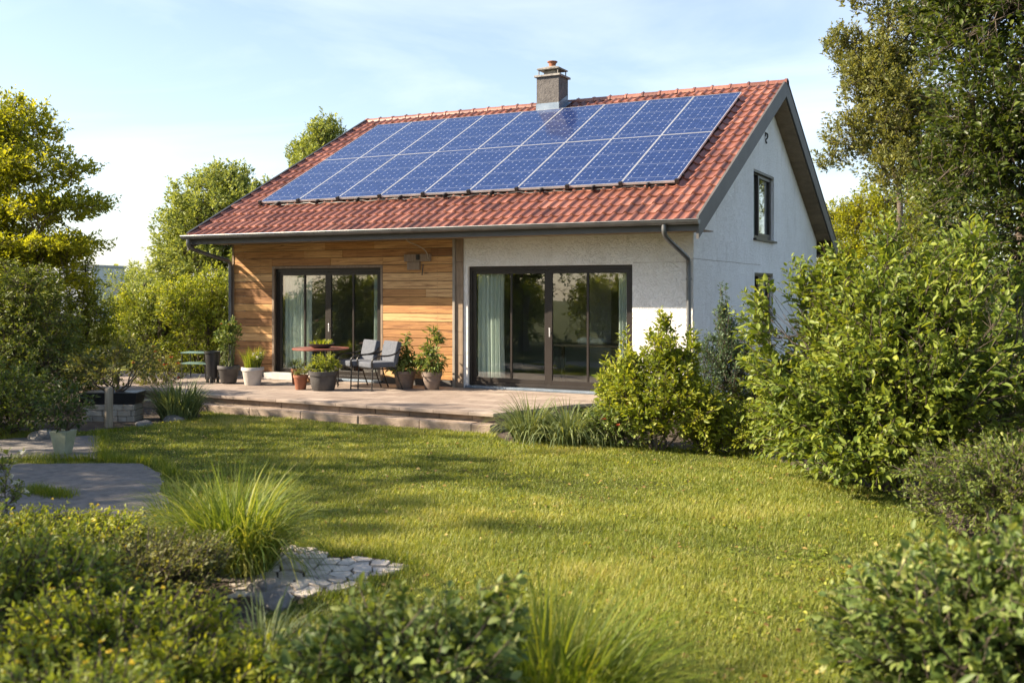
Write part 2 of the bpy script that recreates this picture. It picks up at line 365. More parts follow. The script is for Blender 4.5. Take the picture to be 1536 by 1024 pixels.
# beds of soil
def blob(cx,cy,rx,ry,rot=0,n=26,amp=.12,seed=1):
    rr=random.Random(seed); o=[]
    ph=[rr.uniform(0,6.28) for _ in range(4)]
    for i in range(n):
        t=2*math.pi*i/n; k=1+amp*(math.sin(2*t+ph[0])+.6*math.sin(3*t+ph[1])+.4*math.sin(5*t+ph[2]))
        x,y=rx*k*math.cos(t),ry*k*math.sin(t)
        o.append((cx+x*math.cos(rot)-y*math.sin(rot),cy+x*math.sin(rot)+y*math.cos(rot)))
    return o
BEDS=[]
def bed(pts,z=LAWN+.012):
    p=wavy(pts,.05,.3); BEDS.append(p)
    m_=MB(); m_.add([(x,y,z) for x,y in p],[tuple(range(len(p)))]); return props(m_.build('garden_bed',M['soil']),kind='structure')
bed([(-2.0,-3.25),gnd(765,667),gnd(850,671),gnd(940,673),gnd(1020,674),gnd(1110,681),gnd(1180,694),gnd(1250,718),gnd(1340,742),gnd(1400,765),gnd(1440,800),gnd(1520,850),gnd(1700,880),(14,-8),(14,6),(.02,6),(.02,-.1),(-.65,-.1),(-1.3,-1.5)])
bed([gnd(0,760),gnd(250,745),gnd(420,800),gnd(430,890),gnd(340,1020),at(200,4.2),at(-500,4.2),at(-500,8)],LAWN+.010)
bed([gnd(-200,648),gnd(130,648),gnd(310,628),at(250,20.5),at(100,26),at(-500,26)],LAWN+.013)

# paths
p1=[gnd(-300,778),gnd(-300,702),gnd(60,697),gnd(215,697),gnd(243,712),gnd(238,742),gnd(225,775)]
p2=[gnd(-200,690),gnd(-200,672),gnd(40,658),gnd(150,655),gnd(146,690)]
p1=wavy(p1,.035,.12); p2=wavy(p2,.03,.15); flat('path',p1,LAWN+.02,M['asphalt']); flat('path',p2,LAWN+.02,M['asphalt'])
gp=[gnd(150,770),gnd(235,745),gnd(330,790),gnd(440,815),gnd(400,880),gnd(200,870)]
flat('gravel_patch',wavy(gp,.04,.2),LAWN+.024,M['gravel'])
NOGRASS=[p1,p2]
# crazy paving: voronoi cells in a region
def clip(poly,a,b):   # keep side closer to a
    mx,my=(a[0]+b[0])/2,(a[1]+b[1])/2; nx,ny=b[0]-a[0],b[1]-a[1]; out=[]
    for i in range(len(poly)):
        p,q=poly[i],poly[(i+1)%len(poly)]
        dp=(p[0]-mx)*nx+(p[1]-my)*ny; dq=(q[0]-mx)*nx+(q[1]-my)*ny
        if dp<=0: out.append(p)
        if dp*dq<0: s=dp/(dp-dq); out.append((p[0]+(q[0]-p[0])*s,p[1]+(q[1]-p[1])*s))
    return out
def inside(p,poly):
    x,y=p; c=False; n=len(poly)
    for i in range(n):
        x1,y1=poly[i]; x2,y2=poly[(i+1)%n]
        if (y1>y)!=(y2>y) and x<(x2-x1)*(y-y1)/(y2-y1)+x1: c=not c
    return c
SP=[gnd(350,893),gnd(392,850),gnd(425,824),gnd(470,826),gnd(505,838),gnd(560,840),gnd(618,851),gnd(596,864),gnd(545,872),gnd(528,888),gnd(470,896),gnd(410,910)]
cx=sum(p[0] for p in SP)/len(SP); cy=sum(p[1] for p in SP)/len(SP)
bigS=[(cx+(p[0]-cx)*1.05,cy+(p[1]-cy)*1.05) for p in SP]
flat('path_base',bigS,LAWN+.016,M['soil']); NOGRASS.append([(cx+(p[0]-cx)*1.03,cy+(p[1]-cy)*1.03) for p in SP])
pts=[]
for i in range(-12,13):
    for j in range(-12,13):
        pts.append((cx+i*.15+(j%2)*.07+random.uniform(-.06,.06),cy+j*.125+random.uniform(-.05,.05)))
st=MB()
for a in pts:
    if not inside(a,SP): continue
    c=[(a[0]-.4,a[1]-.4),(a[0]+.4,a[1]-.4),(a[0]+.4,a[1]+.4),(a[0]-.4,a[1]+.4)]
    for b in pts:
        if b is not a and (a[0]-b[0])**2+(a[1]-b[1])**2<.3: c=clip(c,a,b)
    if len(c)<3: continue
    c=[(a[0]+(p[0]-a[0])*.89,a[1]+(p[1]-a[1])*.89) for p in c]
    c2=[(Vector((*p,0))) for p in c]; c2=c2+[c2[0]]; c2=[(v.x+random.uniform(-.006,.006),v.y+random.uniform(-.006,.006)) for v in c2[:-1]]
    h=random.uniform(.020,.036)
    st.prism(c2,LAWN,LAWN+h)
props(st.build('stone_path',M['flag'],bevel=.01),kind='structure')

# ------------------------------------------------------------------ plants
def gapnoise(P,seed,s=1.0):
    r=np.random.default_rng(seed); v=np.zeros(len(P))
    for k in range(5):
        d=r.normal(size=3); d/=np.linalg.norm(d); v+=np.sin(P@d*s*r.uniform(1.5,4)+r.uniform(0,6.28))
    return v
LT={'fine':(np.array([(0,0,0),(.32,-.45,.07),(.36,0,-.03),(.32,.45,.07),(.7,-.36,.02),(.72,0,-.09),(.7,.36,.02),(1,0,-.2)],float),
            [(0,1,2),(0,2,3),(1,4,5,2),(2,5,6,3),(4,7,5),(5,7,6)]),
    'coarse':(np.array([(0,0,0),(.45,-.5,.1),(1,0,-.12),(.45,.5,.1)],float),[(0,1,2),(0,2,3)])}
def leaf_mesh(name,P,Dn,L,W,kind='coarse',rs=None,rng_=rng,tilt=.55,up=None):
    tv,tf=LT[kind]; n=len(P); W=W*rng_.uniform(.7,1.3,n); L=L*np.exp(rng_.normal(size=n)*.16)
    Dn=Dn/np.linalg.norm(Dn,axis=1,keepdims=True)
    U=(np.array([0,0,1.]) if up is None else up)+rng_.normal(size=(n,3))*tilt
    S=np.cross(Dn,U); S/=np.linalg.norm(S,axis=1,keepdims=True)+1e-9; Nn=np.cross(S,Dn)
    V=P[:,None,:]+Dn[:,None,:]*(tv[None,:,0,None]*L[:,None,None])+S[:,None,:]*(tv[None,:,1,None]*W[:,None,None])+Nn[:,None,:]*(tv[None,:,2,None]*L[:,None,None])
    k=len(tv); lp=np.concatenate([np.array(f) for f in tf]); sz=np.array([len(f) for f in tf])
    loops=(lp[None,:]+np.arange(n)[:,None]*k).ravel(); st0=np.concatenate([[0],np.cumsum(sz)[:-1]])
    starts=(st0[None,:]+np.arange(n)[:,None]*len(lp)).ravel()
    rr=rng_.random(n) if rs is None else rs
    return np_mesh(name,V.reshape(-1,3),loops,starts,np.repeat(rr,len(tf)))
def tubes_np(segs):      # list of (points(k,3), radii(k), sides) -> mesh arrays
    V=[];Lp=[];off=0
    for P,r,n in segs:
        k=len(P); T=np.gradient(P,axis=0); T/=np.linalg.norm(T,axis=1,keepdims=True)+1e-9
        a=np.cross(T,[.3,.5,.8]); a/=np.linalg.norm(a,axis=1,keepdims=True)+1e-9; b=np.cross(T,a)
        th=np.arange(n)*2*np.pi/n
        ring=P[:,None,:]+(a[:,None,:]*np.cos(th)[None,:,None]+b[:,None,:]*np.sin(th)[None,:,None])*r[:,None,None]
        V.append(ring.reshape(-1,3)); i=np.arange(k-1)[:,None]*n; j=np.arange(n)[None,:]; j2=(j+1)%n
        q=np.stack([i+j,i+j2,i+n+j2,i+n+j],-1).reshape(-1,4)+off; Lp.append(q); off+=k*n
    V=np.concatenate(V); q=np.concatenate(Lp)
    return np_mesh('tube',V,q.ravel(),np.arange(len(q))*4,None,True)
def curve3(a,b,sag,k=6,rg=rng,j=.06):
    t=np.linspace(0,1,k)[:,None]; L=np.linalg.norm(b-a)
    P=a+(b-a)*t+np.array([0,0,1.])*sag*L*np.sin(np.pi*t)
    w=rg.normal(size=(k,3))*L*j*np.sin(np.pi*t); return P+w
def plant(name,label,cat,loc,ells,ntw,lpt,ll,lmat,stems=1,trunk_h=None,trunk_r=.1,kind='coarse',tw=.35,seed=1,
          gap=-9,gs=1.0,group=None,wr=.5,droop=.1,bark='bark',shell=.45,nl=9,upt=.35,flat_=0,tilt=.55,leafspread=.6,sub=9,
          parts=('trunk','crown'),extra=None,leanout=.9):
    rg=np.random.default_rng(seed); E=np.array(ells,float)
    w=E[:,3]*E[:,4]*E[:,5]; w=w**.8; w/=w.sum(); pts=[]
    need=ntw
    while need>0:
        m=need*3+50; ei=rg.choice(len(E),m,p=w); d=rg.normal(size=(m,3)); d/=np.linalg.norm(d,axis=1,keepdims=True)
        rad=rg.random(m)**shell; P=E[ei,:3]+d*rad[:,None]*E[ei,3:6]
        keep=(P[:,2]>.06)&(gapnoise(P,seed,gs)>gap); P=P[keep][:need]; pts.append(P); need-=len(P)
    P=np.concatenate(pts); C0=(E[:,:3]*w[:,None]).sum(0)
    segs=[]
    th=trunk_h if trunk_h else 0.15
    # limbs
    cl=P[rg.choice(len(P),min(nl,len(P)),replace=False)]
    for _ in range(3):
        a=np.argmin(((P[:,None]-cl[None])**2).sum(-1),1)
        cl=np.array([P[a==i].mean(0) if (a==i).any() else cl[i] for i in range(len(cl))])
    top=E[np.argmax(E[:,2]+E[:,5])]
    if trunk_h:
        tp=np.array([top[0]*.7,top[1]*.7,top[2]+top[5]*.35])
        T=curve3(np.zeros(3),tp,0,12,rg,.02); tr=trunk_r*(1-np.linspace(0,1,12)*.85); tr[0]*=1.45; tr[1]*=1.05
        segs.append((T,tr,10))
    for i,c in enumerate(cl):
        if trunk_h:
            zt=max(trunk_h*.75,min(c[2]-.25*np.linalg.norm(c[:2]),tp[2]*.92)); s=T[np.argmin(abs(T[:,2]-zt))]; r0=trunk_r*.42*(1.1-.5*zt/max(tp[2],.1))
        else:
            an=math.atan2(c[1],c[0]); s=np.array([math.cos(an)*.12*stems**.5*.5,math.sin(an)*.12*stems**.5*.5,0]); r0=trunk_r*.6
        e=s+(c-s)*.8; Lm=curve3(s,e,-.08 if not trunk_h else .06,8,rg,.035)
        segs.append((Lm,np.linspace(r0,r0*.35,8),7))
        idx=np.where(a==i)[0]
        if not len(idx): continue
        ns=max(1,len(idx)//sub); sc=P[rg.choice(idx,ns,replace=False)]
        aa=np.argmin(((P[idx][:,None]-sc[None])**2).sum(-1),1)
        for q in range(ns):
            js=idx[aa==q]
            if not len(js): continue
            cc=P[js].mean(0); s2=Lm[rg.integers(3,8)]; e2=s2+(cc-s2)*.85
            B=curve3(s2,e2,.05,5,rg,.05); segs.append((B,np.linspace(r0*.3,r0*.13,5),5))
            for j in js:
                s3=B[rg.integers(2,5)]; segs.append((curve3(s3,P[j],.04,3,rg,.02),np.linspace(r0*.11,max(.0025,r0*.03),3),3))
    # twigs with leaves
    out=P-(C0*np.array([1,1,.6])); out/=np.linalg.norm(out,axis=1,keepdims=True)+1e-9
    TD=out*leanout+np.array([0,0,upt])+rg.normal(size=P.shape)*.45; TD/=np.linalg.norm(TD,axis=1,keepdims=True)
    if flat_: TD[:,2]*=(1-flat_); TD/=np.linalg.norm(TD,axis=1,keepdims=True)
    n=len(P)*lpt; TI=np.repeat(np.arange(len(P)),lpt); t=np.tile(np.linspace(0,1,lpt),len(P))+rg.normal(size=n)*.04
    twl=tw*rg.uniform(.55,1.25,len(P))
    LP=P[TI]+TD[TI]*(t*twl[TI]*1.0-twl[TI]*.35)[:,None]; LP[:,2]-=droop*twl[TI]*t*t
    side=rg.normal(size=(n,3)); side-=TD[TI]*(side*TD[TI]).sum(1)[:,None]; side/=np.linalg.norm(side,axis=1,keepdims=True)+1e-9
    LP+=side*ll*.15
    LD=TD[TI]*(1-leafspread*.6)+side*leafspread+np.array([0,0,-droop])
    L=ll*rg.uniform(.6,1.25,n)*(1.1-.45*np.clip(t,0,1))
    # twig tips grow paler: a trait of the leaf, young growth
    rs=np.clip(rg.random(n)*.55+rg.random(len(P))[TI]*.3+np.clip(t,0,1)*.18,0,1)
    LP[:,2]=np.maximum(LP[:,2],.03)
    me=leaf_mesh('leaves',LP,LD,L,L*wr,kind,rs,rg,tilt)
    for j in range(0,len(P)):
        if kind=='fine' or j%3==0:
            a0=P[j]-TD[j]*twl[j]*.35; b0=P[j]+TD[j]*twl[j]*.6; b0[2]-=droop*twl[j]*.4
            segs.append((np.array([a0,(a0+b0)/2,b0]),np.array([.004,.003,.0015])*(1 if kind=='fine' else 1.6),3))
    root=thing(name,label,cat,loc,0,group)
    link(parts[0],tubes_np(segs),M[bark],root)
    link(parts[1],me,M[lmat],root)
    if extra:
        for (pn,mat_,cnt,sz,zmin) in extra:
            ii=rg.choice(np.where(P[:,2]>zmin)[0],cnt); D=rg.normal(size=(cnt*6,3)); D[:,2]=np.abs(D[:,2])*.5+.2
            PP=np.repeat(P[ii]+TD[ii]*twl[ii][:,None]*.7,6,0)
            for q in range(cnt):
                a=slice(q*6,q*6+6); link(pn,leaf_mesh(pn,PP[a],D[a],np.full(6,sz),np.full(6,sz*.7),'coarse',None,rg),M[mat_],root)
    return root
SH=('stems','foliage')
def blades(n,rad,h,lean,w,seed=1,seg=7,grav=1.0,bx=(0,0),sx=1,sy=1,hv=.35,tip=.12,upb=0):
    rg=np.random.default_rng(seed)
    az=rg.uniform(0,2*np.pi,n); rr=rad*np.sqrt(rg.random(n)); B=np.stack([np.cos(az)*rr*sx+bx[0],np.sin(az)*rr*sy+bx[1],np.zeros(n)],1)
    az2=az+rg.normal(size=n)*.6; H=h*rg.uniform(1-hv,1+hv*.5,n); le=np.abs(rg.normal(size=n))*lean*.5+lean*.55*(rr/rad)+.03
    d=np.stack([np.cos(az2),np.sin(az2)],1); t=np.linspace(0,1,seg)[None,:]
    # angle from the vertical grows along the blade
    ang=le[:,None]*(.35+grav*1.9*t**1.5); ang=np.clip(ang,0,2.6)
    ds=H[:,None]/(seg-1); hor=np.cumsum(np.sin(ang)*ds,1)-np.sin(ang)*ds; ver=np.cumsum(np.cos(ang)*ds,1)-np.cos(ang)*ds
    C=np.stack([B[:,0,None]+d[:,0,None]*hor,B[:,1,None]+d[:,1,None]*hor,np.maximum(ver,.01)],-1)
    sd=np.stack([-d[:,1],d[:,0],np.zeros(n)],1); tw=rg.normal(size=(n,1))*.8
    sd3=sd*np.cos(tw)+np.stack([d[:,0],d[:,1],np.zeros(n)],1)*np.sin(tw)*.7
    W=w*rg.uniform(.6,1.3,n)[:,None]*(1-t**2.2)**.8; W=np.maximum(W,w*tip*.3)
    V=np.stack([C-sd3[:,None,:]*W[:,:,None]*.5,C+sd3[:,None,:]*W[:,:,None]*.5],2).reshape(n,seg*2,3)
    q=np.array([(2*i,2*i+1,2*i+3,2*i+2) for i in range(seg-1)])
    loops=(q.ravel()[None,:]+np.arange(n)[:,None]*seg*2).ravel()
    return V.reshape(-1,3),loops,seg-1,n,rg
def tuft(name,label,loc,n,rad,h,lean,w,mat_,seed=1,cat='ornamental grass',group=None,parent=None,**kw):
    V,lp,fpb,n,rg=blades(n,rad,h,lean,w,seed,**kw)
    me=np_mesh(name,V,lp,np.arange(n*fpb)*4,np.repeat(rg.random(n),fpb),True)
    o=link(name,me,M[mat_],parent,loc)
    if parent is None: props(o,label,cat,group)
    return o

# ------------------------------------------------------------------ the house
EZ,EO,RZ,RY = 2.93,.94,6.219,5.346
SL=(RZ-EZ)/(RY+EO); AL=math.atan(SL); SLEN=math.hypot(RZ-EZ,RY+EO)
XL,XR,W = -10.42,.36,10.08
def zr(y): return EZ+SL*((y if y<RY else 2*RY-y)+EO)
H=thing('house','white rendered house with larch clad bay, red tile roof and solar panels','house')
def part(mb,name,m,parent=None,**kw): return mb.build(name,M[m],parent or H,**kw)

def tiles(rear):
    pitch,row,sub=.192,.355,10
    ncol=int(round((XR-XL)/pitch)); pitch=(XR-XL)/ncol; nrow=int(round(SLEN/row)); row=SLEN/nrow
    rg=np.random.default_rng(11+rear); V=[];Lo=[];rn=[];off=0
    u=np.linspace(0,1,sub+1); prof=np.where(u<.42,.034*np.sin(np.pi*u/.42),-.012*np.sin(np.pi*(u-.42)/.58))
    for r in range(nrow):
        for c in range(ncol):
            j=rg.normal(0,.0028); tw=rg.normal(0,.003); sh=rg.normal(0,.006)
            x=XL+(c+u)*pitch
            fs=[(-.045+sh,.0),(-.045+sh,.040),(-.02+sh,.046),(row*.5,.028),(row*.999,.012)]
            ring=[]
            for s_,h in fs:
                s=r*row+s_; hh=prof*1.0+h+j+tw*(u-.5)
                if h==0: hh=prof+.018+j
                y=-EO+s*math.cos(AL)-hh*math.sin(AL); z=EZ+s*math.sin(AL)+hh*math.cos(AL)-.02
                if rear: y=2*RY-y
                ring.append(np.stack([x,y,z],1))
            V.append(np.concatenate(ring)); k=sub+1; q=[]
            for a in range(len(fs)-1):
                for b in range(sub): q.append((a*k+b,a*k+b+1,(a+1)*k+b+1,(a+1)*k+b) if not rear else (a*k+b,(a+1)*k+b,(a+1)*k+b+1,a*k+b+1))
            Lo.append(np.array(q)+off); off+=k*len(fs); rn+= [float(np.clip(rg.normal(.5,.30),0,1))]*len(q)
    me=np_mesh('tiles',np.concatenate(V),np.concatenate(Lo).ravel(),np.arange(len(rn))*4,rn,True)
    me.set_sharp_from_angle(angle=R(50)); return me
roofbase=MB()
th=.05
for s in (1,-1):
    y0=-EO+.02; yy=[y0,RY]; 
    P=[(XL+.02,y,zr(y)-.05) for y in yy]+[(XR-.02,y,zr(y)-.05) for y in reversed(yy)]
    if s<0: P=[(x,2*RY-y,z) for x,y,z in P]
    Q=[(x,y,z-.09) for x,y,z in P]
    roofbase.add(P+Q,[(0,1,2,3),(7,6,5,4),(0,4,5,1),(1,5,6,2),(2,6,7,3),(3,7,4,0)],.5)
roof=part(roofbase,'roof','soffit')
link('roof_tiles',tiles(0),M['tile'],roof); link('roof_tiles',tiles(1),M['tile'],roof)
# ridge caps
rc=MB(); x=XL-.02; i=0
while x<XR+.02:
    x1=min(x+.40,XR+.03); n=9; vs=[];fs=[]
    for k,(xx,rr) in enumerate([(x,.118),(x+.045,.118),(x+.05,.104),(x1+.02,.098)]):
        for j in range(n+1):
            t=math.pi*j/n; 
            vs.append((xx,RY+math.cos(t)*rr*1.15,RZ-.045+math.sin(t)*rr))
    for k in range(3):
        for j in range(n): fs.append((k*(n+1)+j,(k+1)*(n+1)+j,(k+1)*(n+1)+j+1,k*(n+1)+j+1))
    fs.append(tuple(range(n+1))); rc=MB(); rc.add(vs,fs); part(rc,'ridge_cap','tile',roof,smooth=True); x=x1; i+=1
for xx in np.arange(XL+.4,XR,.8): rt=MB(); rt.box(xx-.012,RY-.012,RZ+.055,xx+.012,RY+.012,RZ+.085); part(rt,'ridge_clip','dark_metal',roof)
# verge boards and underside boards at both gables
def slant(mb,x0,x1,ya,yb,off0,off1,r=None):
    vs=[(x,y,zr(y)+o) for x in (x0,x1) for (y,o) in ((ya,off0),(yb,off0),(yb,off1),(ya,off1))]
    mb.add(vs,[(0,1,2,3),(7,6,5,4),(0,4,5,1),(1,5,6,2),(2,6,7,3),(3,7,4,0)],r)
for xa,xb in ((XR-.02,XR+.02),(XL-.02,XL+.02)):
    v=MB(); slant(v,xa,xb,-EO-.02,RY,-.30,.055); slant(v,xa,xb,RY,2*RY+EO+.02,-.30,.055)
    part(v,'verge_board','fascia',roof)
vt=MB()
slant(vt,XR-.03,XR+.035,RY+.02,2*RY+EO+.03,.056,.08); part(vt,'verge_trim','dark_metal',roof); vt=MB(); slant(vt,XL-.035,XL+.03,-EO-.03,RY-.02,.056,.08); slant(vt,XL-.035,XL+.03,RY+.02,2*RY+EO+.03,.056,.08)
part(vt,'verge_trim','dark_metal',roof)
for xa,xb in ((.002,XR-.022),(XL+.022,-W-.002)):
    sf=MB()
    y=.05
    while y<2*RY-.02:
        y1=min(y+.42,2*RY)
        if y<RY<y1: y1=RY
        slant(sf,xa,xb,y+.004,y1-.004,-.33,-.29+random.uniform(-.003,.003)); y=y1
    part(sf,'gable_soffit','soffit',roof)
es=MB(); x=XL+.03
while x<XR-.03:
    x1=min(x+1.2,XR-.022); es.box(x+.002,-EO+.022,2.775,x1-.002,-.002,2.79); x=x1
part(es,'eave_soffit','soffit',roof); es=MB(); es.box(XL+.03,2*RY+.002,2.70,XR-.022,2*RY+EO-.03,2.72)
part(es,'eave_soffit','soffit',roof)
fa=MB(); fa.box(XL+.02,-EO-.02,2.745,XR-.021,-EO+.02,2.885); part(fa,'fascia','fascia',roof,bevel=.004); fa=MB(); fa.box(XL+.02,2*RY+EO-.02,2.69,XR-.021,2*RY+EO+.02,2.87)
part(fa,'fascia','fascia',roof,bevel=.004)
gu=MB(); n=10; vs=[];fs=[]
gx=[XL-.06]+list(np.linspace(XL,XR,14))+[XR+.05]
for xx in gx:
    for rr in (.072,.062):
        for j in range(n+1):
            t=math.pi+math.pi*j/n; vs.append((xx,-EO-.098+math.cos(t)*rr,2.915+math.sin(t)*rr))
k=2*(n+1)
for i in range(len(gx)-1):
    for j in range(n):
        fs.append((i*k+j,i*k+j+1,(i+1)*k+j+1,(i+1)*k+j)); fs.append((i*k+n+1+j,(i+1)*k+n+1+j,(i+1)*k+n+2+j,i*k+n+2+j))
    fs.append((i*k,(i+1)*k,(i+1)*k+n+1,i*k+n+1)); fs.append((i*k+n,i*k+2*n+1,(i+1)*k+2*n+1,(i+1)*k+n))
for e in (0,len(gx)-1): fs.append(tuple(e*k+j for j in range(n+1)))
gu.add(vs,fs); gu.tube([(gx[0],-EO-.17,2.92),(gx[-1],-EO-.17,2.92)],.010,8)
for xx in np.arange(XL+.5,XR,.9): gu.box(xx-.014,-EO-.17,2.915,xx+.014,-EO-.02,2.921)
part(gu,'gutter','zinc',smooth=True)
def downpipe(pts):
    d=MB(); c=chaikin(pts,3); d.tube(c,.040,12)
    for z in (2.0,.9): d.tube([(pts[-1][0],pts[-1][1],z-.02),(pts[-1][0],pts[-1][1],z+.02)],.048,12); d.box(pts[-1][0]-.008,pts[-1][1],z-.01,pts[-1][0]+.008,.0,z+.01)
    part(d,'downpipe','zinc',smooth=True)
downpipe([(-10.33,-EO-.098,2.86),(-10.33,-EO-.098,2.70),(-10.33,-.80,2.62),(-10.12,-.26,2.46),(-10.10,-.07,2.42),(-10.10,-.07,2.2),(-10.10,-.07,.0)])
downpipe([(-.16,-EO-.098,2.86),(-.16,-EO-.098,2.70),(-.15,-.86,2.62),(-.07,-.2,2.38),(-.06,-.07,2.32),(-.06,-.07,2.1),(-.06,-.07,-.2)])

# walls
DL=(-8.965,-6.288,.05,2.255); DR=(-4.334,-1.081,.05,2.255)
w=MB()
w.box(-4.42,0,-.3,DR[0],.3,2.86); w.box(DR[1],0,-.3,-.301,.3,2.86); w.box(DR[0],0,DR[3],DR[1],.3,2.86); w.box(DR[0],0,-.3,DR[1],.3,.0)
part(w,'front_wall','stucco')
def gable(x0,x1,holes):
    top=lambda y: zr(y)-.145
    outer=[(0,-.3),(2*RY,-.3),(2*RY,top(2*RY)),(RY,top(RY)),(0,top(0))]
    loops=[[Vector((y,z,0)) for y,z in outer]]+[[Vector((a,c,0)),Vector((a,d,0)),Vector((b,d,0)),Vector((b,c,0))] for a,b,c,d in holes]
    tris=tessellate_polygon(loops); P=[p for l in loops for p in l]; n=len(P)
    m_=MB(); vs=[(x1,p.x,p.y) for p in P]+[(x0,p.x,p.y) for p in P]
    fs=[]
    for t in tris:
        a,b,c=[Vector(vs[i]) for i in t]; nn=(b-a).cross(c-a)
        t=t if nn.x>0 else t[::-1]
        fs.append(tuple(t)); fs.append(tuple(n+i for i in reversed(t)))
    o=0
    for l in loops:
        k=len(l)
        for i in range(k): fs.append((o+i,o+(i+1)%k,n+o+(i+1)%k,n+o+i))
        o+=k
    m_.add(vs,fs,.5); return m_
GW=[(4.05,5.85,2.87,4.27),(4.12,5.75,.95,2.17)]
part(gable(-.3,0,GW),'gable_wall','stucco'); part(gable(-W,-W+.3,[]),'gable_wall','stucco')
w=MB(); w.box(-W+.301,2*RY-.3,-.3,-.301,2*RY,2.78); part(w,'rear_wall','stucco')
w=MB(); w.tube([(.001,.0,2.345),(.001,1.2,2.337),(.001,2.3,2.342),(.001,3.3,2.33),(.001,4.6,2.337)],.004,5); part(w,'render_joint','soffit'); w=MB(); w.box(-1.07,-.0015,2.285,-.02,.0,2.289); part(w,'render_joint','soffit')
w=MB(); w.tube(chaikin([(.0,5.05,5.12),(.05,5.05,5.10),(.05,5.05,5.02),(.0,5.05,4.98),(.03,5.05,4.90)],1),.016,6); w.box(0,5.0,5.05,.015,5.1,5.14); part(w,'wall_hook','dark_metal')
# plain block wall behind the cladding, then the planks
w=MB(); w.box(-W+.301,.035,-.3,DL[0],.3,2.86); w.box(DL[1],.035,-.3,-4.421,.3,2.86); w.box(DL[0],.035,DL[3],DL[1],.3,2.86); w.box(DL[0],.035,-.3,DL[1],.3,.04)
part(w,'backing_wall','soffit'); w=MB(); w.box(-W+.001,-.0018,.12,-W+.302,-.0005,2.77); part(w,'backing_strip','soffit')
pk=MB(); rows=17; z0,z1=.12,2.772; hh=(z1-z0)/rows; rr=random.Random(8)
def prow(xa,xb,za,zb):
    x=xa
    while x<xb-.01:
        L=rr.uniform(.8,2.6); xe=min(x+L,xb)
        if xb-xe<.45: xe=xb
        p=rr.uniform(.004,.009); c=rr.random()
        pk.add([(x+.0015,-p,za+.006),(xe-.0015,-p,za+.006),(xe-.0015,-p+rr.uniform(-.002,.001),zb-.005),(x+.0015,-p,zb-.005),(x+.0015,.03,za+.006),(xe-.0015,.03,za+.006),(xe-.0015,.03,zb-.004),(x+.0015,.03,zb-.004)],
               [(0,1,2,3),(7,6,5,4),(4,5,1,0),(3,2,6,7),(1,5,6,2),(4,0,3,7)],c); x=xe
for i in range(rows):
    za,zb=z0+i*hh,z0+(i+1)*hh
    if za>DL[3]+.05: prow(-W,-4.625,za,zb); continue
    for xa,xb in ((-W,DL[0]-.05),(DL[1]+.05,-4.625)): prow(xa,xb,za,zb)
    if zb>DL[3]+.06: prow(DL[0]-.048,DL[1]+.048,DL[3]+.052,zb)
part(pk,'wood_cladding','plank')
nh=MB()
for i in range(rows):
    zc=z0+(i+.5)*hh
    for xn in np.arange(-9.95,-4.7,.62):
        if DL[0]-.06<xn<DL[1]+.06 and zc<DL[3]+.1: continue
        for dz in (-.045,.04): nh.box(xn-.004,-.0115,zc+dz-.004,xn+.004,-.008,zc+dz+.004)
o=part(nh,'nail_heads','dark_metal'); o['kind']='stuff'
tr=MB()
tr.box(DL[0]-.048,-.012,.05,DL[0],.06,DL[3]+.048); tr.box(DL[1],-.012,.05,DL[1]+.048,.06,DL[3]+.048); tr.box(DL[0],-.012,DL[3],DL[1],.06,DL[3]+.048)
part(tr,'door_surround','post_wood')
pl=MB(); pl.box(-W,-.004,-.25,DL[0]-.05,.034,.118); part(pl,'plinth','fascia'); pl=MB(); pl.box(DL[1]+.05,-.004,-.25,-4.625,.034,.118); part(pl,'plinth','fascia')
a=MB(); a.box(-4.624,-.07,0,-4.572,.03,2.774); part(a,'corner_post','post_grey',bevel=.003)
a=MB(); z=.17
for i in range(6):
    z2=z+(2.774-.17)/6; a.box(-4.571,-.035,z+.002,-4.421,.03,z2-.002); z=z2
a.box(-4.571,-.04,0,-4.421,.03,.168,.9); part(a,'corner_boards','post_wood',bevel=.002)
c=MB(); c.box(-W-.02,-.02,.0,-W+.03,.02,2.772); part(c,'corner_trim','post_wood')

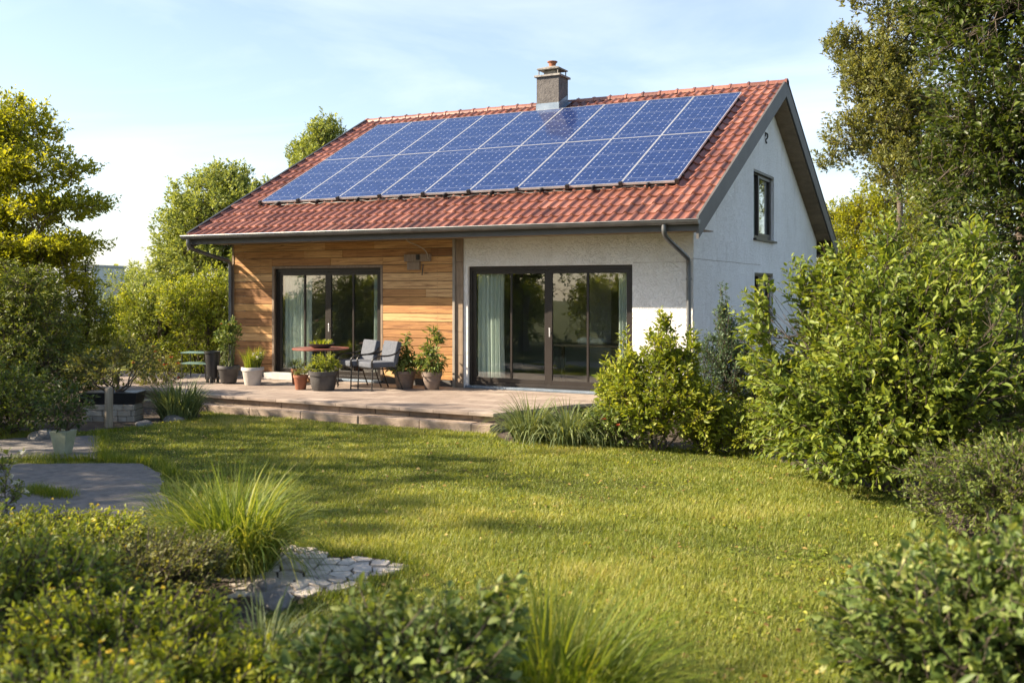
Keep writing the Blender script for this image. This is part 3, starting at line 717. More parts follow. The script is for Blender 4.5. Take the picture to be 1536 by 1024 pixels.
def glazed(x0,x1,z0,z1,name,order):
    y=.085; f=MB(); fw=.062
    f.box(x0,y-.02,z0,x0+fw,y+.07,z1); f.box(x1-fw,y-.02,z0,x1,y+.07,z1); f.box(x0+fw,y-.02,z1-fw-.01,x1-fw,y+.07,z1); f.box(x0+fw,y-.02,z0,x1-fw,y+.07,z0+.06)
    o=part(f,name,'frame',bevel=.003); xm=(x0+x1)/2
    for k,(a,b) in enumerate(((x0+fw,xm-.012),(xm+.012,x1-fw))):
        s=MB(); sw=.068; ya=y+.0-(.022 if order==k else 0); zb,zt=z0+.062,z1-fw-.012
        s.box(a,ya,zb,a+sw,ya+.05,zt); s.box(b-sw,ya,zb,b,ya+.05,zt); s.box(a+sw,ya,zt-sw,b-sw,ya+.05,zt); s.box(a+sw,ya,zb,b-sw,ya+.05,zb+sw+.02)
        mm=(a+b)/2+(.03 if k==0 else -.02); s.box(mm-.019,ya+.004,zb+sw+.02,mm+.019,ya+.046,zt-sw)
        s.build('sash',M['frame'],o,bevel=.003)
        for (p,q) in ((a+sw,mm-.019),(mm+.019,b-sw)):
            g_=MB(); g_.box(p,ya+.02,zb+sw+.02,q,ya+.026,zt-sw); g_.build('pane',M['glass'],o)
    s=MB(); s.box(xm-.012,y-.015,z0+.06,xm+.012,y+.05,z1-fw-.01); s.build('centre_post',M['frame'],o)
    hd=MB(); xh=xm+.012+.034; hd.box(xh-.012,y-.05,z0+1.0,xh+.012,y-.0,z0+1.02); hd.box(xh-.012,y-.062,z0+.93,xh+.012,y-.05,z0+1.09); hd.build('handle',M['alu'],o,bevel=.003)
    sl=MB(); sl.box(x0-.03,-.06,z0-.045,x1+.03,y+.05,z0-.002); sl.build('sill',M['lead'],o,bevel=.004)
    return o
glazed(*DL,'patio_door',1); glazed(*DR,'patio_door',1)
def gwin(a,b,c,d):
    x=-.14; f=MB(); fw=.075
    f.box(x,a,c,x+.07,a+fw,d); f.box(x,b-fw,c,x+.07,b,d); f.box(x,a+fw,d-fw,x+.07,b-fw,d); f.box(x,a+fw,c,x+.07,b-fw,c+fw)
    o=part(f,'window','frame',bevel=.003); ym=a+(b-a)*.36
    s=MB(); s.box(x+.012,ym-.05,c+fw,x+.085,ym+.05,d-fw); s.box(x+.012,ym+.05,c+fw,x+.075,b-fw,c+fw+.06); s.box(x+.012,ym+.05,d-fw-.05,x+.075,b-fw,d-fw); s.box(x+.012,b-fw-.05,c+fw+.06,x+.075,b-fw,d-fw-.05)
    s.build('sash',M['frame'],o,bevel=.003)
    for p,q in ((a+fw,ym-.05),(ym+.05,b-fw-.05)):
        g_=MB(); g_.box(x+.03,p,c+fw,x+.036,q,d-fw); g_.build('pane',M['glass'],o)
    s=MB(); s.box(-.08,a-.03,c-.045,.065,b+.03,c-.002); s.build('sill',M['dark_metal'],o,bevel=.004)
    s=MB(); s.box(x+.071,a+.002,d-.05,-.004,b-.002,d-.002); s.build('lintel_trim',M['frame'],o)
for g_ in GW: gwin(*g_)

# inside, seen through the glass
i_=MB(); i_.box(-W+.301,.301,-.02,-.301,2*RY-.301,.04); part(i_,'floor','inner_floor')
i_=MB(); i_.box(-W+.301,.301,2.70,-.301,2*RY-.301,2.76); part(i_,'ceiling','inner')
i_=MB(); i_.box(-W+.301,4.6,.041,-.301,4.7,2.699); i_.box(-5.6,.301,.041,-5.5,4.599,2.699); i_.box(-3.05,2.7,.041,-2.55,3.1,2.699); i_.box(-1.9,3.3,.041,-1.3,3.7,2.699); part(i_,'partition_wall','inner')
def curtain(x0,x1,y,z0,z1,waves,seed,label,vert=False):
    rg=random.Random(seed); n=waves*14; vs=[];fs=[]; ph=[rg.uniform(0,6.28) for _ in range(3)]; rows_=9
    for k in range(rows_+1):
        zf=k/rows_
        for j in range(n+1):
            t=j/n; a=.045*(1-.35*zf); d=a*math.sin(2*math.pi*waves*t+ph[0]+.5*math.sin(5*t+ph[1]+zf))+.012*math.sin(2*math.pi*waves*2.3*t+ph[2])
            vs.append((x0+(x1-x0)*(t*(1-.05*math.sin(math.pi*zf))),y+d,z0+(z1-z0)*zf) if not vert else (y+d,x0+(x1-x0)*t,z0+(z1-z0)*zf))
    for k in range(rows_):
        for j in range(n): a=k*(n+1)+j; fs.append((a,a+1,a+n+2,a+n+1))
    m_=MB(); m_.add(vs,fs,.5); o=m_.build('curtain',M['curtain'],None,smooth=True)
    so=o.modifiers.new('cloth','SOLIDIFY'); so.thickness=.004
    return props(o,label,'curtain','curtains behind the glass')
curtain(-8.88,-8.12,.225,.06,2.5,7,1,'pale grey-green curtain behind the left half of the glass door in the wood clad wall')
curtain(-6.60,-6.36,.225,.06,2.5,4,2,'narrow pale curtain at the right edge of the glass door in the wood clad wall')
curtain(-4.26,-3.68,.225,.06,2.5,6,3,'pale curtain at the left edge of the glass door in the white wall')
curtain(-1.42,-1.16,.225,.06,2.5,4,4,'narrow pale curtain at the right edge of the glass door in the white wall')
curtain(5.05,5.62,-.36,2.82,4.3,5,5,'pale curtain behind the upper gable window',True)
t_=thing('dining_table','dining table inside the room behind the glass door in the white wall','table',(-2.5,1.5,.04))
m_=MB(); m_.box(-.8,-.4,.71,.8,.4,.75); m_.build('tabletop',M['inner_floor'],t_,bevel=.005)
for sx in (-.72,.72):
    for sy in (-.33,.33): m_=MB(); m_.box(sx-.03,sy-.03,0,sx+.03,sy+.03,.709); m_.build('leg',M['inner_floor'],t_)
m_=MB(); random.seed(3)
for k in range(5): m_.lathe([(.02,0),(.10,.01),(.13,.05),(.09,.10),(.02,.12)],14,(-2.62+k*.09,1.48+random.uniform(-.08,.08),.79))
props(m_.build('folded_cloth',M['white_cloth'],smooth=True),'crumpled white cloth on the dining table inside','cloth')
s_=thing('sofa','grey sofa inside the room behind the glass door in the wood clad wall','sofa',(-7.3,2.9,.04))
m_=MB(); m_.box(-.95,-.4,.12,.95,.4,.42); m_.build('seat',M['sofa'],s_,bevel=.04)
m_=MB(); m_.box(-.95,.25,.421,.95,.45,.85); m_.build('backrest',M['sofa'],s_,bevel=.05)
for sx in (-1.1,.951): m_=MB(); m_.box(sx,-.4,.12,sx+.15,.45,.6); m_.build('armrest',M['sofa'],s_,bevel=.03)
for sx in (-.85,.85):
    m_=MB(); m_.box(sx-.03,-.3,0,sx+.03,-.24,.119); m_.build('leg',M['dark_metal'],s_)

# chimney
cx0,cx1,cy0,cy1=-5.18,-4.62,4.66,5.18
ch=MB(); ch.box(cx0,cy0,5.6,cx1,cy1,6.72); chim=part(ch,'chimney','pot_brown'); M['chim']=surf('chimney_render',(.075,.068,.066),(.15,.138,.13),9,.9,bs=1,bd=.015,bscale=26); chim.data.materials[0]=M['chim']
c=MB(); c.box(cx0-.05,cy0-.05,6.72,cx1+.05,cy1+.05,6.765); c.build('crown_slab',M['rock'],chim,bevel=.006)
c=MB(); c.box(cx0+.13,cy0+.12,6.766,cx1-.13,cy1-.12,6.88); 
for sx,sy in ((cx0+.03,cy0+.03),(cx1-.05,cy0+.03),(cx0+.03,cy1-.05),(cx1-.05,cy1-.05)): c.box(sx,sy,6.766,sx+.02,sy+.02,6.895)
c.build('cowl_neck',M['rock'],chim)
mx,my=(cx0+cx1)/2,(cy0+cy1)/2
c=MB(); c.add([(cx0-.0,cy0-.0,6.896),(cx1+.0,cy0,6.896),(cx1,cy1,6.896),(cx0,cy1,6.896),(cx0,cy0,6.925),(cx1,cy0,6.925),(cx1,cy1,6.925),(cx0,cy1,6.925),(mx-.1,my-.1,6.99),(mx+.1,my-.1,6.99),(mx+.1,my+.1,6.99),(mx-.1,my+.1,6.99)],
  [(3,2,1,0),(0,1,5,4),(1,2,6,5),(2,3,7,6),(3,0,4,7),(4,5,9,8),(5,6,10,9),(6,7,11,10),(7,4,8,11),(8,9,10,11)]); c.build('cowl',M['rock'],chim)
c=MB(); c.lathe([(.085,6.985),(.075,7.03),(.10,7.09),(.12,7.095),(.12,7.115),(.05,7.12)],14,(mx,my,0)); c.build('chimney_pot',M['pot_terra'],chim,smooth=True)
c=MB(); zf=zr(cy0)+.03; c.add([(cx0-.015,cy0-.012,zf-.05),(cx1+.015,cy0-.012,zf-.05),(cx1+.015,cy0-.012,zf+.22),(cx0-.015,cy0-.012,zf+.22),(cx0-.06,cy0-.16,zf-.03),(cx1+.06,cy0-.16,zf-.03)],[(0,1,2,3),(4,5,1,0)])
zb_=zr(cy1)+.03
c.add([(cx1+.012,cy0-.012,zf-.04),(cx1+.012,cy1+.03,zb_),(cx1+.012,cy1-.08,zb_+.17),(cx1+.012,cy0-.012,zf+.22)],[(0,1,2,3)])
c.add([(cx0-.012,cy0-.012,zf-.04),(cx0-.012,cy1+.03,zb_),(cx0-.012,cy1-.08,zb_+.17),(cx0-.012,cy0-.012,zf+.22)],[(3,2,1,0)])
c.add([(cx1+.012,cy0-.012,zf+.035),(cx1+.10,cy0-.012,zf+.035),(cx1+.10,cy1,zb_+.035),(cx1+.012,cy1,zb_+.035)],[(0,1,2,3)])
fl=c.build('flashing',M['lead'],chim); so=fl.modifiers.new('t','SOLIDIFY'); so.thickness=.004

# solar panels
PX0,PX1,ta,tb=-9.56,-.37,.198,.885
pw=(PX1-PX0)/9; ph=(tb-ta)*SLEN/2; k0=ta*SLEN
def onroof(s,h): return (-EO+s*math.cos(AL)-h*math.sin(AL), EZ+s*math.sin(AL)+h*math.cos(AL)-.02)
fr=MB(); a_,b_=pw/2-.006,ph/2-.006; e=.012
fr.box(-a_,-b_,-.036,-a_+e,b_,.004); fr.box(a_-e,-b_,-.036,a_,b_,.004); fr.box(-a_+e,-b_,-.036,a_-e,-b_+e,.004); fr.box(-a_+e,b_-e,-.036,a_-e,b_,.004)
ce=MB(); ce.box(-a_+e,-b_+e,-.03,a_-e,b_-e,0)
first=None
for r in range(2):
    for c in range(9):
        y,z=onroof(k0+(r+.5)*ph,.135); loc=(PX0+(c+.5)*pw,y,z)
        if first is None:
            o=fr.build('solar_panel',M['alu'],H); q=ce.build('cell_glass',M['cells'],o); first=o; fq=q
        else:
            o=first.copy(); COL.objects.link(o); o.parent=H; q=fq.copy(); COL.objects.link(q); q.parent=o
        o.location=loc; o.rotation_euler=(AL+random.uniform(-.003,.003),random.uniform(-.002,.002),0)
for s in (k0+.35,k0+ph-.35,k0+ph+.35,k0+2*ph-.35,k0+.03):
    m_=MB(); y,z=onroof(s,.09); m_.box(PX0-.03,-.02,-.022,PX1+.03,.02,.022); o=part(m_,'mounting_rail','dark_metal'); o.location=(0,y,z); o.rotation_euler=(AL,0,0)
m_=MB()
for c in range(10):
    for dx in ((0,) if c in (0,9) else (0,)):
        m_=MB(); m_.box(-.03,-.03,-.02,.03,.03,.055); o=part(m_,'panel_clamp','dark_metal'); y,z=onroof(k0,.11); o.location=(PX0+c*pw,y,z); o.rotation_euler=(AL,0,0)
    if c<9: m_=MB(); m_.box(-.015,-.10,-.05,.015,.02,.02); o=part(m_,'roof_hook','dark_metal'); y,z=onroof(k0,.11); o.location=(PX0+(c+.5)*pw,y,z); o.rotation_euler=(AL,0,0)
m_=MB(); P_=[]
for i in range(60):
    x=PX0+.3+i*(PX1-PX0-.5)/59; y,z=onroof(k0-.07+.02*math.sin(i*1.3)+.015*math.sin(i*.37),.075+.012*math.sin(i*2.1)); P_.append((x,y,z))
m_.tube(P_,.007,5); part(m_,'panel_cable','pot_black',smooth=True)

# fittings high on the cladding
m_=MB(); m_.box(-5.72,-.05,2.36,-5.12,-.002,2.50); part(m_,'mounting_board','post_wood',bevel=.004); m_=MB(); m_.box(-5.64,-.06,2.20,-5.36,-.003,2.355); part(m_,'wooden_block','post_wood',bevel=.004)
m_=MB(); m_.box(-5.42,-.085,2.39,-5.36,-.051,2.49); part(m_,'cable_box','dark_metal')
m_=MB(); m_.tube(chaikin([(-5.42,-.45,2.775),(-5.38,-.40,2.72),(-5.22,-.18,2.62),(-5.17,-.08,2.52),(-5.16,-.06,2.40)],2),.010,6); part(m_,'loose_cable','wire',smooth=True)
m_=MB(); m_.tube([(-5.28,-.05,2.30),(-5.30,-.06,2.10)],.010,6); part(m_,'cable_end','dark_metal')

# ------------------------------------------------------------------ terrace furniture and pots
def chair(label,loc,rz):
    t=thing('garden_chair',label,'chair',loc,rz,'grey cushioned garden chairs')
    m=M['dark_metal']
    for s in (-1,1):
        l=MB(); l.tube(chaikin([(s*.27,-.27,0),(s*.27,-.26,.30),(s*.27,-.25,.42)],1),.013,8); l.build('leg',m,t,smooth=True)
        l=MB(); l.tube(chaikin([(s*.27,.36,0),(s*.265,.27,.22),(s*.26,.22,.40)],2),.013,8); l.build('leg',m,t,smooth=True)
        a=MB(); a.tube(chaikin([(s*.27,-.25,.42),(s*.29,-.29,.56),(s*.30,-.16,.63),(s*.30,.05,.62),(s*.29,.22,.66),(s*.26,.31,.74)],2),.015,8); a.build('armrest',m,t,smooth=True)
    f=MB(); f.tube([(-.27,-.25,.40),(.27,-.25,.40),(.26,.24,.38),(-.26,.24,.38),(-.27,-.25,.40)],.013,8); f.build('seat_frame',m,t,smooth=True)
    b=MB(); b.tube(chaikin([(-.26,.22,.38),(-.25,.30,.70),(-.235,.33,.80),(.235,.33,.80),(.25,.30,.70),(.26,.22,.38)],1),.013,8)
    b.build('back_frame',m,t,smooth=True)
    c=MB(); n=8; vs=[]
    def pad(mb,P,nx,th):   # P(u,v)->centre point,normal
        pass
    c.box(-.26,-.29,.405,.26,.22,.52); o=c.build('seat_cushion',M['cushion'],t,bevel=.03)
    sub=o.modifiers.new('s','SUBSURF'); sub.levels=sub.render_levels=1
    Mx=Matrix.Translation((0,.235,.46))@Matrix.Rotation(R(-13),4,'X')
    c=MB(); c.box(-.265,-.07,-.06,.265,.035,.42,M=Mx); o=c.build('back_cushion',M['cushion'],t,bevel=.025)
    return t
ux,uy=.89,-.456    # the row of chairs
px_,py_=at(536,18.75)
chair('grey cushioned garden chair beside the red-brown table, leftmost of the pair',(px_,py_,0),-.47)
px_,py_=at(567,18.35)
chair('grey cushioned garden chair with curved dark armrest, rightmost of the pair',(px_,py_,0),-.47)
tx,ty=at(481,19.0)
t=thing('garden_table','round red-brown garden table between potted plants and the left patio door','table',(tx,ty,0))
m_=MB(); m_.lathe([(.48,.685),(.53,.69),(.535,.705),(.53,.72),(.02,.722)],40); m_.build('tabletop',M['table_red'],t,smooth=True)
for k in range(4):
    a=math.pi/4+k*math.pi/2; m_=MB(); m_.tube(chaikin([(.10*math.cos(a),.10*math.sin(a),.684),(.14*math.cos(a),.14*math.sin(a),.4),(.34*math.cos(a),.34*math.sin(a),0)],2),.014,8); m_.build('leg',M['dark_metal'],t,smooth=True)
bx,by=tx+.05,ty-.05
t=thing('bowl_planter','shallow dark bowl of yellow-green succulents on the round table','planter',(bx,by,.7225))
m_=MB(); m_.lathe([(.14,0),(.24,.06),(.25,.085),(.22,.085),(.2,.07)],24); m_.build('bowl',M['pot_dark'],t,smooth=True)
tuft('succulents',None,(0,0,.05),160,.2,.12,.9,.02,'tuft_bright',91,parent=t,grav=.5)

def pot(label,px,py,r,h,mat_,name='potted_plant',prof=None,feet=False,n=32,sq=0,z=0,cat='potted plant'):
    x,y=gnd(px,py,z); t=thing(name,label,cat,(x,y,z))
    p=prof or [(r*.66,0),(r*.70,.01),(r*.90,h*.78),(r*.92,h*.80),(r*1.0,h*.82),(r*1.0,h*.985),(r*.98,h),(r*.90,h),(r*.86,h*.85)]
    if feet: p=[(a,b+.025 if b<h*.5 else b) for a,b in p]
    m_=MB(); m_.lathe(p,n,sq=sq)
    if feet:
        for k in range(4):
            a=k*math.pi/2+.4; m_.lathe([(.03,0),(.035,.03)],8,(r*.5*math.cos(a),r*.5*math.sin(a),0))
    m_.build('pot',M[mat_],t,smooth=True)
    m_=MB(); m_.lathe([(r*.84,h*.84),(r*.85,h*.88),(.01,h*.90)],18); m_.build('soil',M['soil'],t)
    return t,x,y,h
def inpot(t,h,ells,ntw,lpt,ll,lmat,seed,**kw):
    kw.setdefault('tw',.12); kw.setdefault('trunk_r',.02)
    r=plant('tmp','x','x',(0,0,0),ells,ntw,lpt,ll,lmat,kind='fine',seed=seed,parts=SH,bark='stem_green',**kw)
    for c in list(r.children): c.parent=t; c.location=(0,0,h*.86)
    bpy.data.objects.remove(r)
t,x,y,h=pot('dark footed pot with a small bare-stemmed tree at the far left corner of the house',343,575,.215,.35,'pot_dark',feet=True)
m_=MB(); m_.tube(chaikin([(0,0,.3),(.01,0,.6),(-.01,.01,.85),(.0,0,1.05)],1),.014,8); m_.build('stem',M['bark'],t,smooth=True)
inpot(t,h,[(0,0,.66,.24,.22,.26),(-.12,0,.48,.18,.16,.14),(0.05,0,.86,.14,.14,.16)],80,9,.085,'leaf_cream',31,extra=[('red_leaf_tuft','petal_red',5,.05,.6)])
t,x,y,h=pot('pale grey tapered pot with upright grass and white flowers, beside the left patio door',379,577,.215,.34,'pot_pale')
tuft('foliage',None,(0,0,h*.86),190,.14,.42,.55,.016,'tuft_bright',32,parent=t,grav=.6)
inpot(t,h,[(.13,0,.2,.12,.12,.14)],22,7,.05,'leaf_mid',33,extra=[('flower','petal_white',9,.035,.1)])
t,x,y,h=pot('small terracotta pot with trailing succulents in front of the table',451,584,.135,.27,'pot_terra')
inpot(t,h,[(0,0,.06,.13,.13,.07)],26,7,.04,'leaf_olive',34)
t,x,y,h=pot('small pot of pale succulents standing behind the terracotta pot',444,576,.10,.30,'pot_terra')
inpot(t,h,[(0,0,.13,.2,.12,.06)],30,7,.045,'leaf_cream',35)
t,x,y,h=pot('wide charcoal planter overflowing with feathery bright green herbs, in front of the table',485,585,.26,.35,'pot_dark',feet=False,
  prof=[(.19,0),(.20,.012),(.235,.16),(.245,.27),(.262,.275),(.265,.345),(.255,.35),(.235,.35),(.225,.31)])
inpot(t,h,[(0,0,.17,.25,.22,.18),(-.14,0,.10,.16,.15,.12),(.18,0,.12,.14,.15,.16)],120,10,.055,'leaf_bright',36,wr=.35)
t,x,y,h=pot('taupe pot with broad drooping leaves and one flower spire, nearer the chairs',607,582,.215,.325,'pot_brown')
inpot(t,h,[(0,0,.18,.27,.25,.18),(0,0,.42,.10,.10,.18),(.03,0,.66,.04,.04,.14)],105,8,.12,'leaf_cream',37,wr=.36,droop=.5)
t,x,y,h=pot('ribbed taupe pot with a tall leafy shoot, nearest the grey corner post',648,584,.19,.33,'pot_brown',
   prof=[(.12,0),(.13,.01),(.155,.16),(.163,.165),(.160,.175),(.172,.24),(.188,.245),(.19,.325),(.18,.33),(.165,.32),(.16,.28)])
inpot(t,h,[(0,0,.24,.24,.22,.26),(.08,0,.66,.14,.12,.18),(-.1,0,.44,.12,.12,.16)],110,8,.12,'leaf_cream',38,wr=.28,droop=.35,extra=[('flower','petal_white',6,.03,.05)])
# tall black planter, pale green table
x,y=gnd(319,574,0); t=thing('tall_planter','tall black tapered planter standing on legs at the far left end of the terrace','planter',(x,y,0))
m_=MB(); m_.lathe([(.105,.10),(.11,.10),(.145,.58),(.165,.585),(.165,.62),(.14,.62),(.13,.56)],28); m_.build('body',M['pot_black'],t,smooth=True)
for k in range(4):
    a=k*math.pi/2+.5; m_=MB(); m_.box(-.02,-.02,0,.02,.02,.13,M=Matrix.Translation((.10*math.cos(a),.10*math.sin(a),0))); m_.build('leg',M['pot_black'],t)
x,y=at(297,20.6); t=thing('serving_table','pale green metal serving table with two shelves, beside the tall black planter','table',(x,y,0),.3)
for z in (.52,.30): m_=MB(); m_.box(-.28,-.2,z,.28,.2,z+.025); m_.build('shelf',M['green_metal'],t,bevel=.005)
for sx in (-.26,.26):
    for sy in (-.18,.18): m_=MB(); m_.tube([(sx,sy,0),(sx,sy,.519)],.012,8); m_.build('leg',M['dark_metal'],t,smooth=True)
m_=MB(); m_.box(-8.93,-.36,.002,-7.3,-.08,.13); props(m_.build('door_step',M['pot_pale'],bevel=.008),'low pale concrete step under the left patio door','step')
m_=MB(); x,y=gnd(468,573,0); m_.box(x-.13,y-.1,.002,x+.13,y+.1,.10); m_.box(x-.10,y-.12,.03,x+.1,y-.101,.09); props(m_.build('wooden_box',M['arm_wood'],bevel=.006),'small wooden box on the terrace behind the pots','box')

# ------------------------------------------------------------------ left garden
def post(label,px,py,pt_,r):
    x,y=gnd(px,py); D=F_PX*(CZ-LAWN)/(py-HY); top=(HY-pt_)*D/F_PX+CZ-LAWN
    m_=MB(); m_.tube([(0,0,-.1),(.004,0,top*.5),(0,.004,top-.02),(0,0,top)],[r,r*.97,r,r*.85],9); o=m_.build('wooden_post',M['old_wood'],smooth=True,loc=(x,y,LAWN)); props(o,label,'post')
post('thin tall weathered post standing among the shrubs at the far left',69,615,523,.045)
post('thick pale wooden post in front of the stone based trough',163,642,581,.062)
def frustum(mb,x0,y0,x1,y1,z0,z1,g): mb.add([(x0+g,y0+g,z0),(x1-g,y0+g,z0),(x1-g,y1-g,z0),(x0+g,y1-g,z0),(x0,y0,z1),(x1,y0,z1),(x1,y1,z1),(x0,y1,z1)],[(3,2,1,0),(4,5,6,7),(0,1,5,4),(1,2,6,5),(2,3,7,6),(3,0,4,7)])
x,y=at(170,16.1)
t=thing('plant_trough','long dark trough with a spreading shrub on a stone base, behind the pale post','trough',(x,y,LAWN),.479)
m_=MB(); rr=random.Random(3)
for r_ in range(3):
    xx=-.42+(r_%2)*.06
    while xx<.40: 
        w_=rr.uniform(.14,.26); m_.box(xx+.004,-.2+rr.uniform(-.01,.01),r_*.095,min(xx+w_,.42)-.004,.2,r_*.095+.09); xx+=w_
m_.build('stone_base',M['stonewall'],t,bevel=.01)
m_=MB(); frustum(m_,-.45,-.22,.45,.22,.29,.47,.03); m_.build('trough',M['pot_black'],t,bevel=.006)
r=plant('tmp','x','x',(0,0,0),[(0,0,.45,.75,.5,.3),(.25,0,.62,.5,.4,.3),(-.4,0,.4,.4,.3,.2)],170,9,.085,'leaf_olive',trunk_r=.03,tw=.2,seed=41,parts=SH)
for c in list(r.children): c.parent=t; c.location=(0,0,.44)
bpy.data.objects.remove(r)
# pot of milky glass with dark plant
D0=12.75; x,y=at(95,D0)
t=thing('potted_plant','square milky glass pot with a dark leafy plant beside the upper path','potted plant',(x,y,LAWN+.02),.3)
m_=MB(); frustum(m_,-.12,-.12,.12,.12,.0,.30,.045); m_.build('pot',M['pot_glass'],t,bevel=.01)
r=plant('tmp','x','x',(0,0,0),[(0,0,.32,.38,.35,.3)],120,8,.07,'leaf_dark',trunk_r=.02,tw=.15,seed=42,parts=SH)
for c in list(r.children): c.parent=t; c.location=(0,0,.3)
bpy.data.objects.remove(r)
def rock(label,px,py,s,seed):
    x,y=gnd(px,py); rg=random.Random(seed); bm=bmesh.new(); bmesh.ops.create_icosphere(bm,subdivisions=3,radius=1)
    ph=[Vector((rg.uniform(-3,3),rg.uniform(-3,3),rg.uniform(-3,3))) for _ in range(5)]
    for v in bm.verts:
        k=1+sum(.10*math.sin(v.co.dot(p)) for p in ph); v.co=Vector((v.co.x*s*k*1.3,v.co.y*s*k,max(-.4*s,v.co.z*s*.65*k)))
    me=bpy.data.meshes.new('rock'); bm.to_mesh(me); bm.free(); o=link('rock',me,M['rock'],None,(x,y,LAWN+s*.2)); o.rotation_euler=(0,0,rg.uniform(0,3)); props(o,label,'rock')
rock('dark rounded rock beside the milky glass pot',66,658,.17,1); rock('small rock at the foot of the stone based trough',215,640,.11,2)
rock('grey rock below the spiky grass clump by the terrace',262,632,.13,3); rock('flat grey rock at the lower left corner of the stone path',405,905,.12,4)
rock('rounded stone under the arching grass beside the stone path',398,888,.10,5)
rock('low edging stone in front of the bright low hedge',1130,676,.12,6); rock('low edging stone near the foot of the big shrub',1165,688,.10,7)
rock('small edging stone between the grass clumps and the hedge',1000,672,.08,8)

def P(px,D): x,y=at(px,D); return (x,y,LAWN)
TR=('trunk','crown')
plant('tree','tall yellow-green tree with layered feathery branches at the left edge','tree',P(15,22),
  [(-.2,0,5.6,1.2,1.2,.75),(.7,0,4.75,1.3,1.3,.5),(-1.2,0,4.6,1.3,1.3,.6),(1.2,.2,3.9,1.2,1.1,.36),(-.8,0,3.7,1.6,1.6,.5),(1.6,0,3.05,1.0,1.0,.28),(.2,0,2.9,1.5,1.6,.45),(-1.6,0,2.5,1.4,1.4,.6),(1.1,0,2.3,1.0,1.1,.3),(-.3,0,1.5,1.6,1.4,.8)],
  3000,17,.12,'leaf_gold',trunk_h=2.2,trunk_r=.13,tw=.45,seed=51,flat_=.55,droop=.12,nl=16,gap=-1.9,gs=.9)
plant('conifer','dark drooping evergreen in front of the tall yellow-green tree','conifer',P(35,17.5),
  [(0,0,2.1,.7,.7,.6),(-.2,0,1.4,1.25,1.1,.6),(.1,0,.8,1.4,1.3,.6),(-.9,0,1.8,.9,.8,.6)],1500,16,.085,'leaf_mid',trunk_h=.8,trunk_r=.09,tw=.34,seed=52,wr=.35,droop=.5,flat_=.3,nl=12)
plant('conifer','small cone-shaped conifer between the yellow-green tree and the bright shrubs','conifer',P(128,23),
  [(0,0,.8,1.0,1.0,.5),(0,0,1.5,.8,.8,.5),(0,0,2.1,.52,.52,.45),(0,0,2.65,.25,.25,.4)],900,15,.09,'leaf_bright',trunk_h=.6,trunk_r=.07,tw=.32,seed=53,wr=.35,droop=.3,nl=10)
sh=[('bright yellow-green shrub left of the house, nearest its corner',305,24.5,1.55,1.15,'leaf_bright',54),('loose pale shrub behind the spiky grass at the left',225,26.5,1.35,1.1,'leaf_bright',55),
    ('dark green shrub standing between the two bright shrubs left of the house',262,25.6,1.25,1.3,'leaf_mid',56)]
for l,px,D,rz_,rx_,mt,sd in sh:
    plant('shrub',l,'shrub',P(px,D),[(0,0,rz_*.75,rx_,rx_,rz_*.75),(-.5,0,rz_*1.15,rx_*.6,rx_*.6,rz_*.5),(.5,0,rz_*1.2,rx_*.55,rx_*.6,rz_*.55)],1000,13,.10,mt,trunk_r=.05,tw=.35,seed=sd,parts=SH,nl=12,gap=-2.2)
plant('shrub','small golden shrub to the left of the trough','shrub',P(125,18.5),[(0,0,.55,.55,.5,.5)],230,11,.06,'leaf_gold',trunk_r=.03,tw=.2,seed=57,parts=SH)
plant('shrub','reddish brown and green low shrub behind the trough','shrub',P(235,19.5),[(0,0,.45,.55,.5,.45)],200,11,.06,'leaf_olive',trunk_r=.03,tw=.2,seed=58,parts=SH,extra=[('red_leaf_tuft','petal_red',14,.05,.3)])
plant('shrub','dark low shrub at the left edge above the upper path','shrub',P(10,14.5),[(0,0,.5,.9,.7,.5)],420,12,.075,'leaf_mid',trunk_r=.03,tw=.25,seed=59,parts=SH)
plant('shrub','yellow-green shrub behind the upper path, left of the milky glass pot','shrub',P(-120,15),[(0,0,.9,1.3,1,.9)],520,12,.085,'leaf_bright',trunk_r=.03,tw=.3,seed=60,parts=SH)
plant('tree','round pale green tree behind the left end of the house','tree',P(326,35),
  [(1.9,0,4.6,1.2,1.2,1.2),(2.3,0,3.2,1.3,1.2,1.2),(0,0,4.9,2.0,1.8,1.4),(-1.7,0,2.9,1.3,1.2,1.0),(-1.3,0,3.9,1.5,1.4,1.2),(1.2,0,4.4,1.4,1.4,1.3),(.2,0,3.2,2.0,1.8,1.1),(0.4,0,5.9,1.0,1.0,.6)],2900,17,.16,'leaf_far',trunk_h=2.2,trunk_r=.16,tw=.5,seed=61,nl=14,gap=-1.7,gs=.8)
plant('tree','taller pale green tree rising behind the left slope of the roof','tree',P(480,38),
  [(-1.9,0,4.4,1.2,1.2,1.0),(-.6,0,7.2,.9,.9,.7),(0,0,6.9,1.3,1.3,1.2),(-1.1,0,5.4,1.2,1.2,.9),(.3,0,8.1,.7,.7,.65),(1.0,0,5.6,1.2,1.2,1.0),(0,0,4.2,1.8,1.6,1.2)],2500,16,.16,'leaf_far',trunk_h=2.5,trunk_r=.18,tw=.5,seed=62,nl=14,gap=-1.5,gs=.8)
plant('tree','low pale tree beyond the bright shrubs at the left','tree',P(215,48),
  [(0,0,1.9,2.2,2,1.6),(1.6,0,1.5,2,2,1.4)],600,14,.16,'leaf_far',trunk_h=1,trunk_r=.15,tw=.6,seed=63,nl=10)

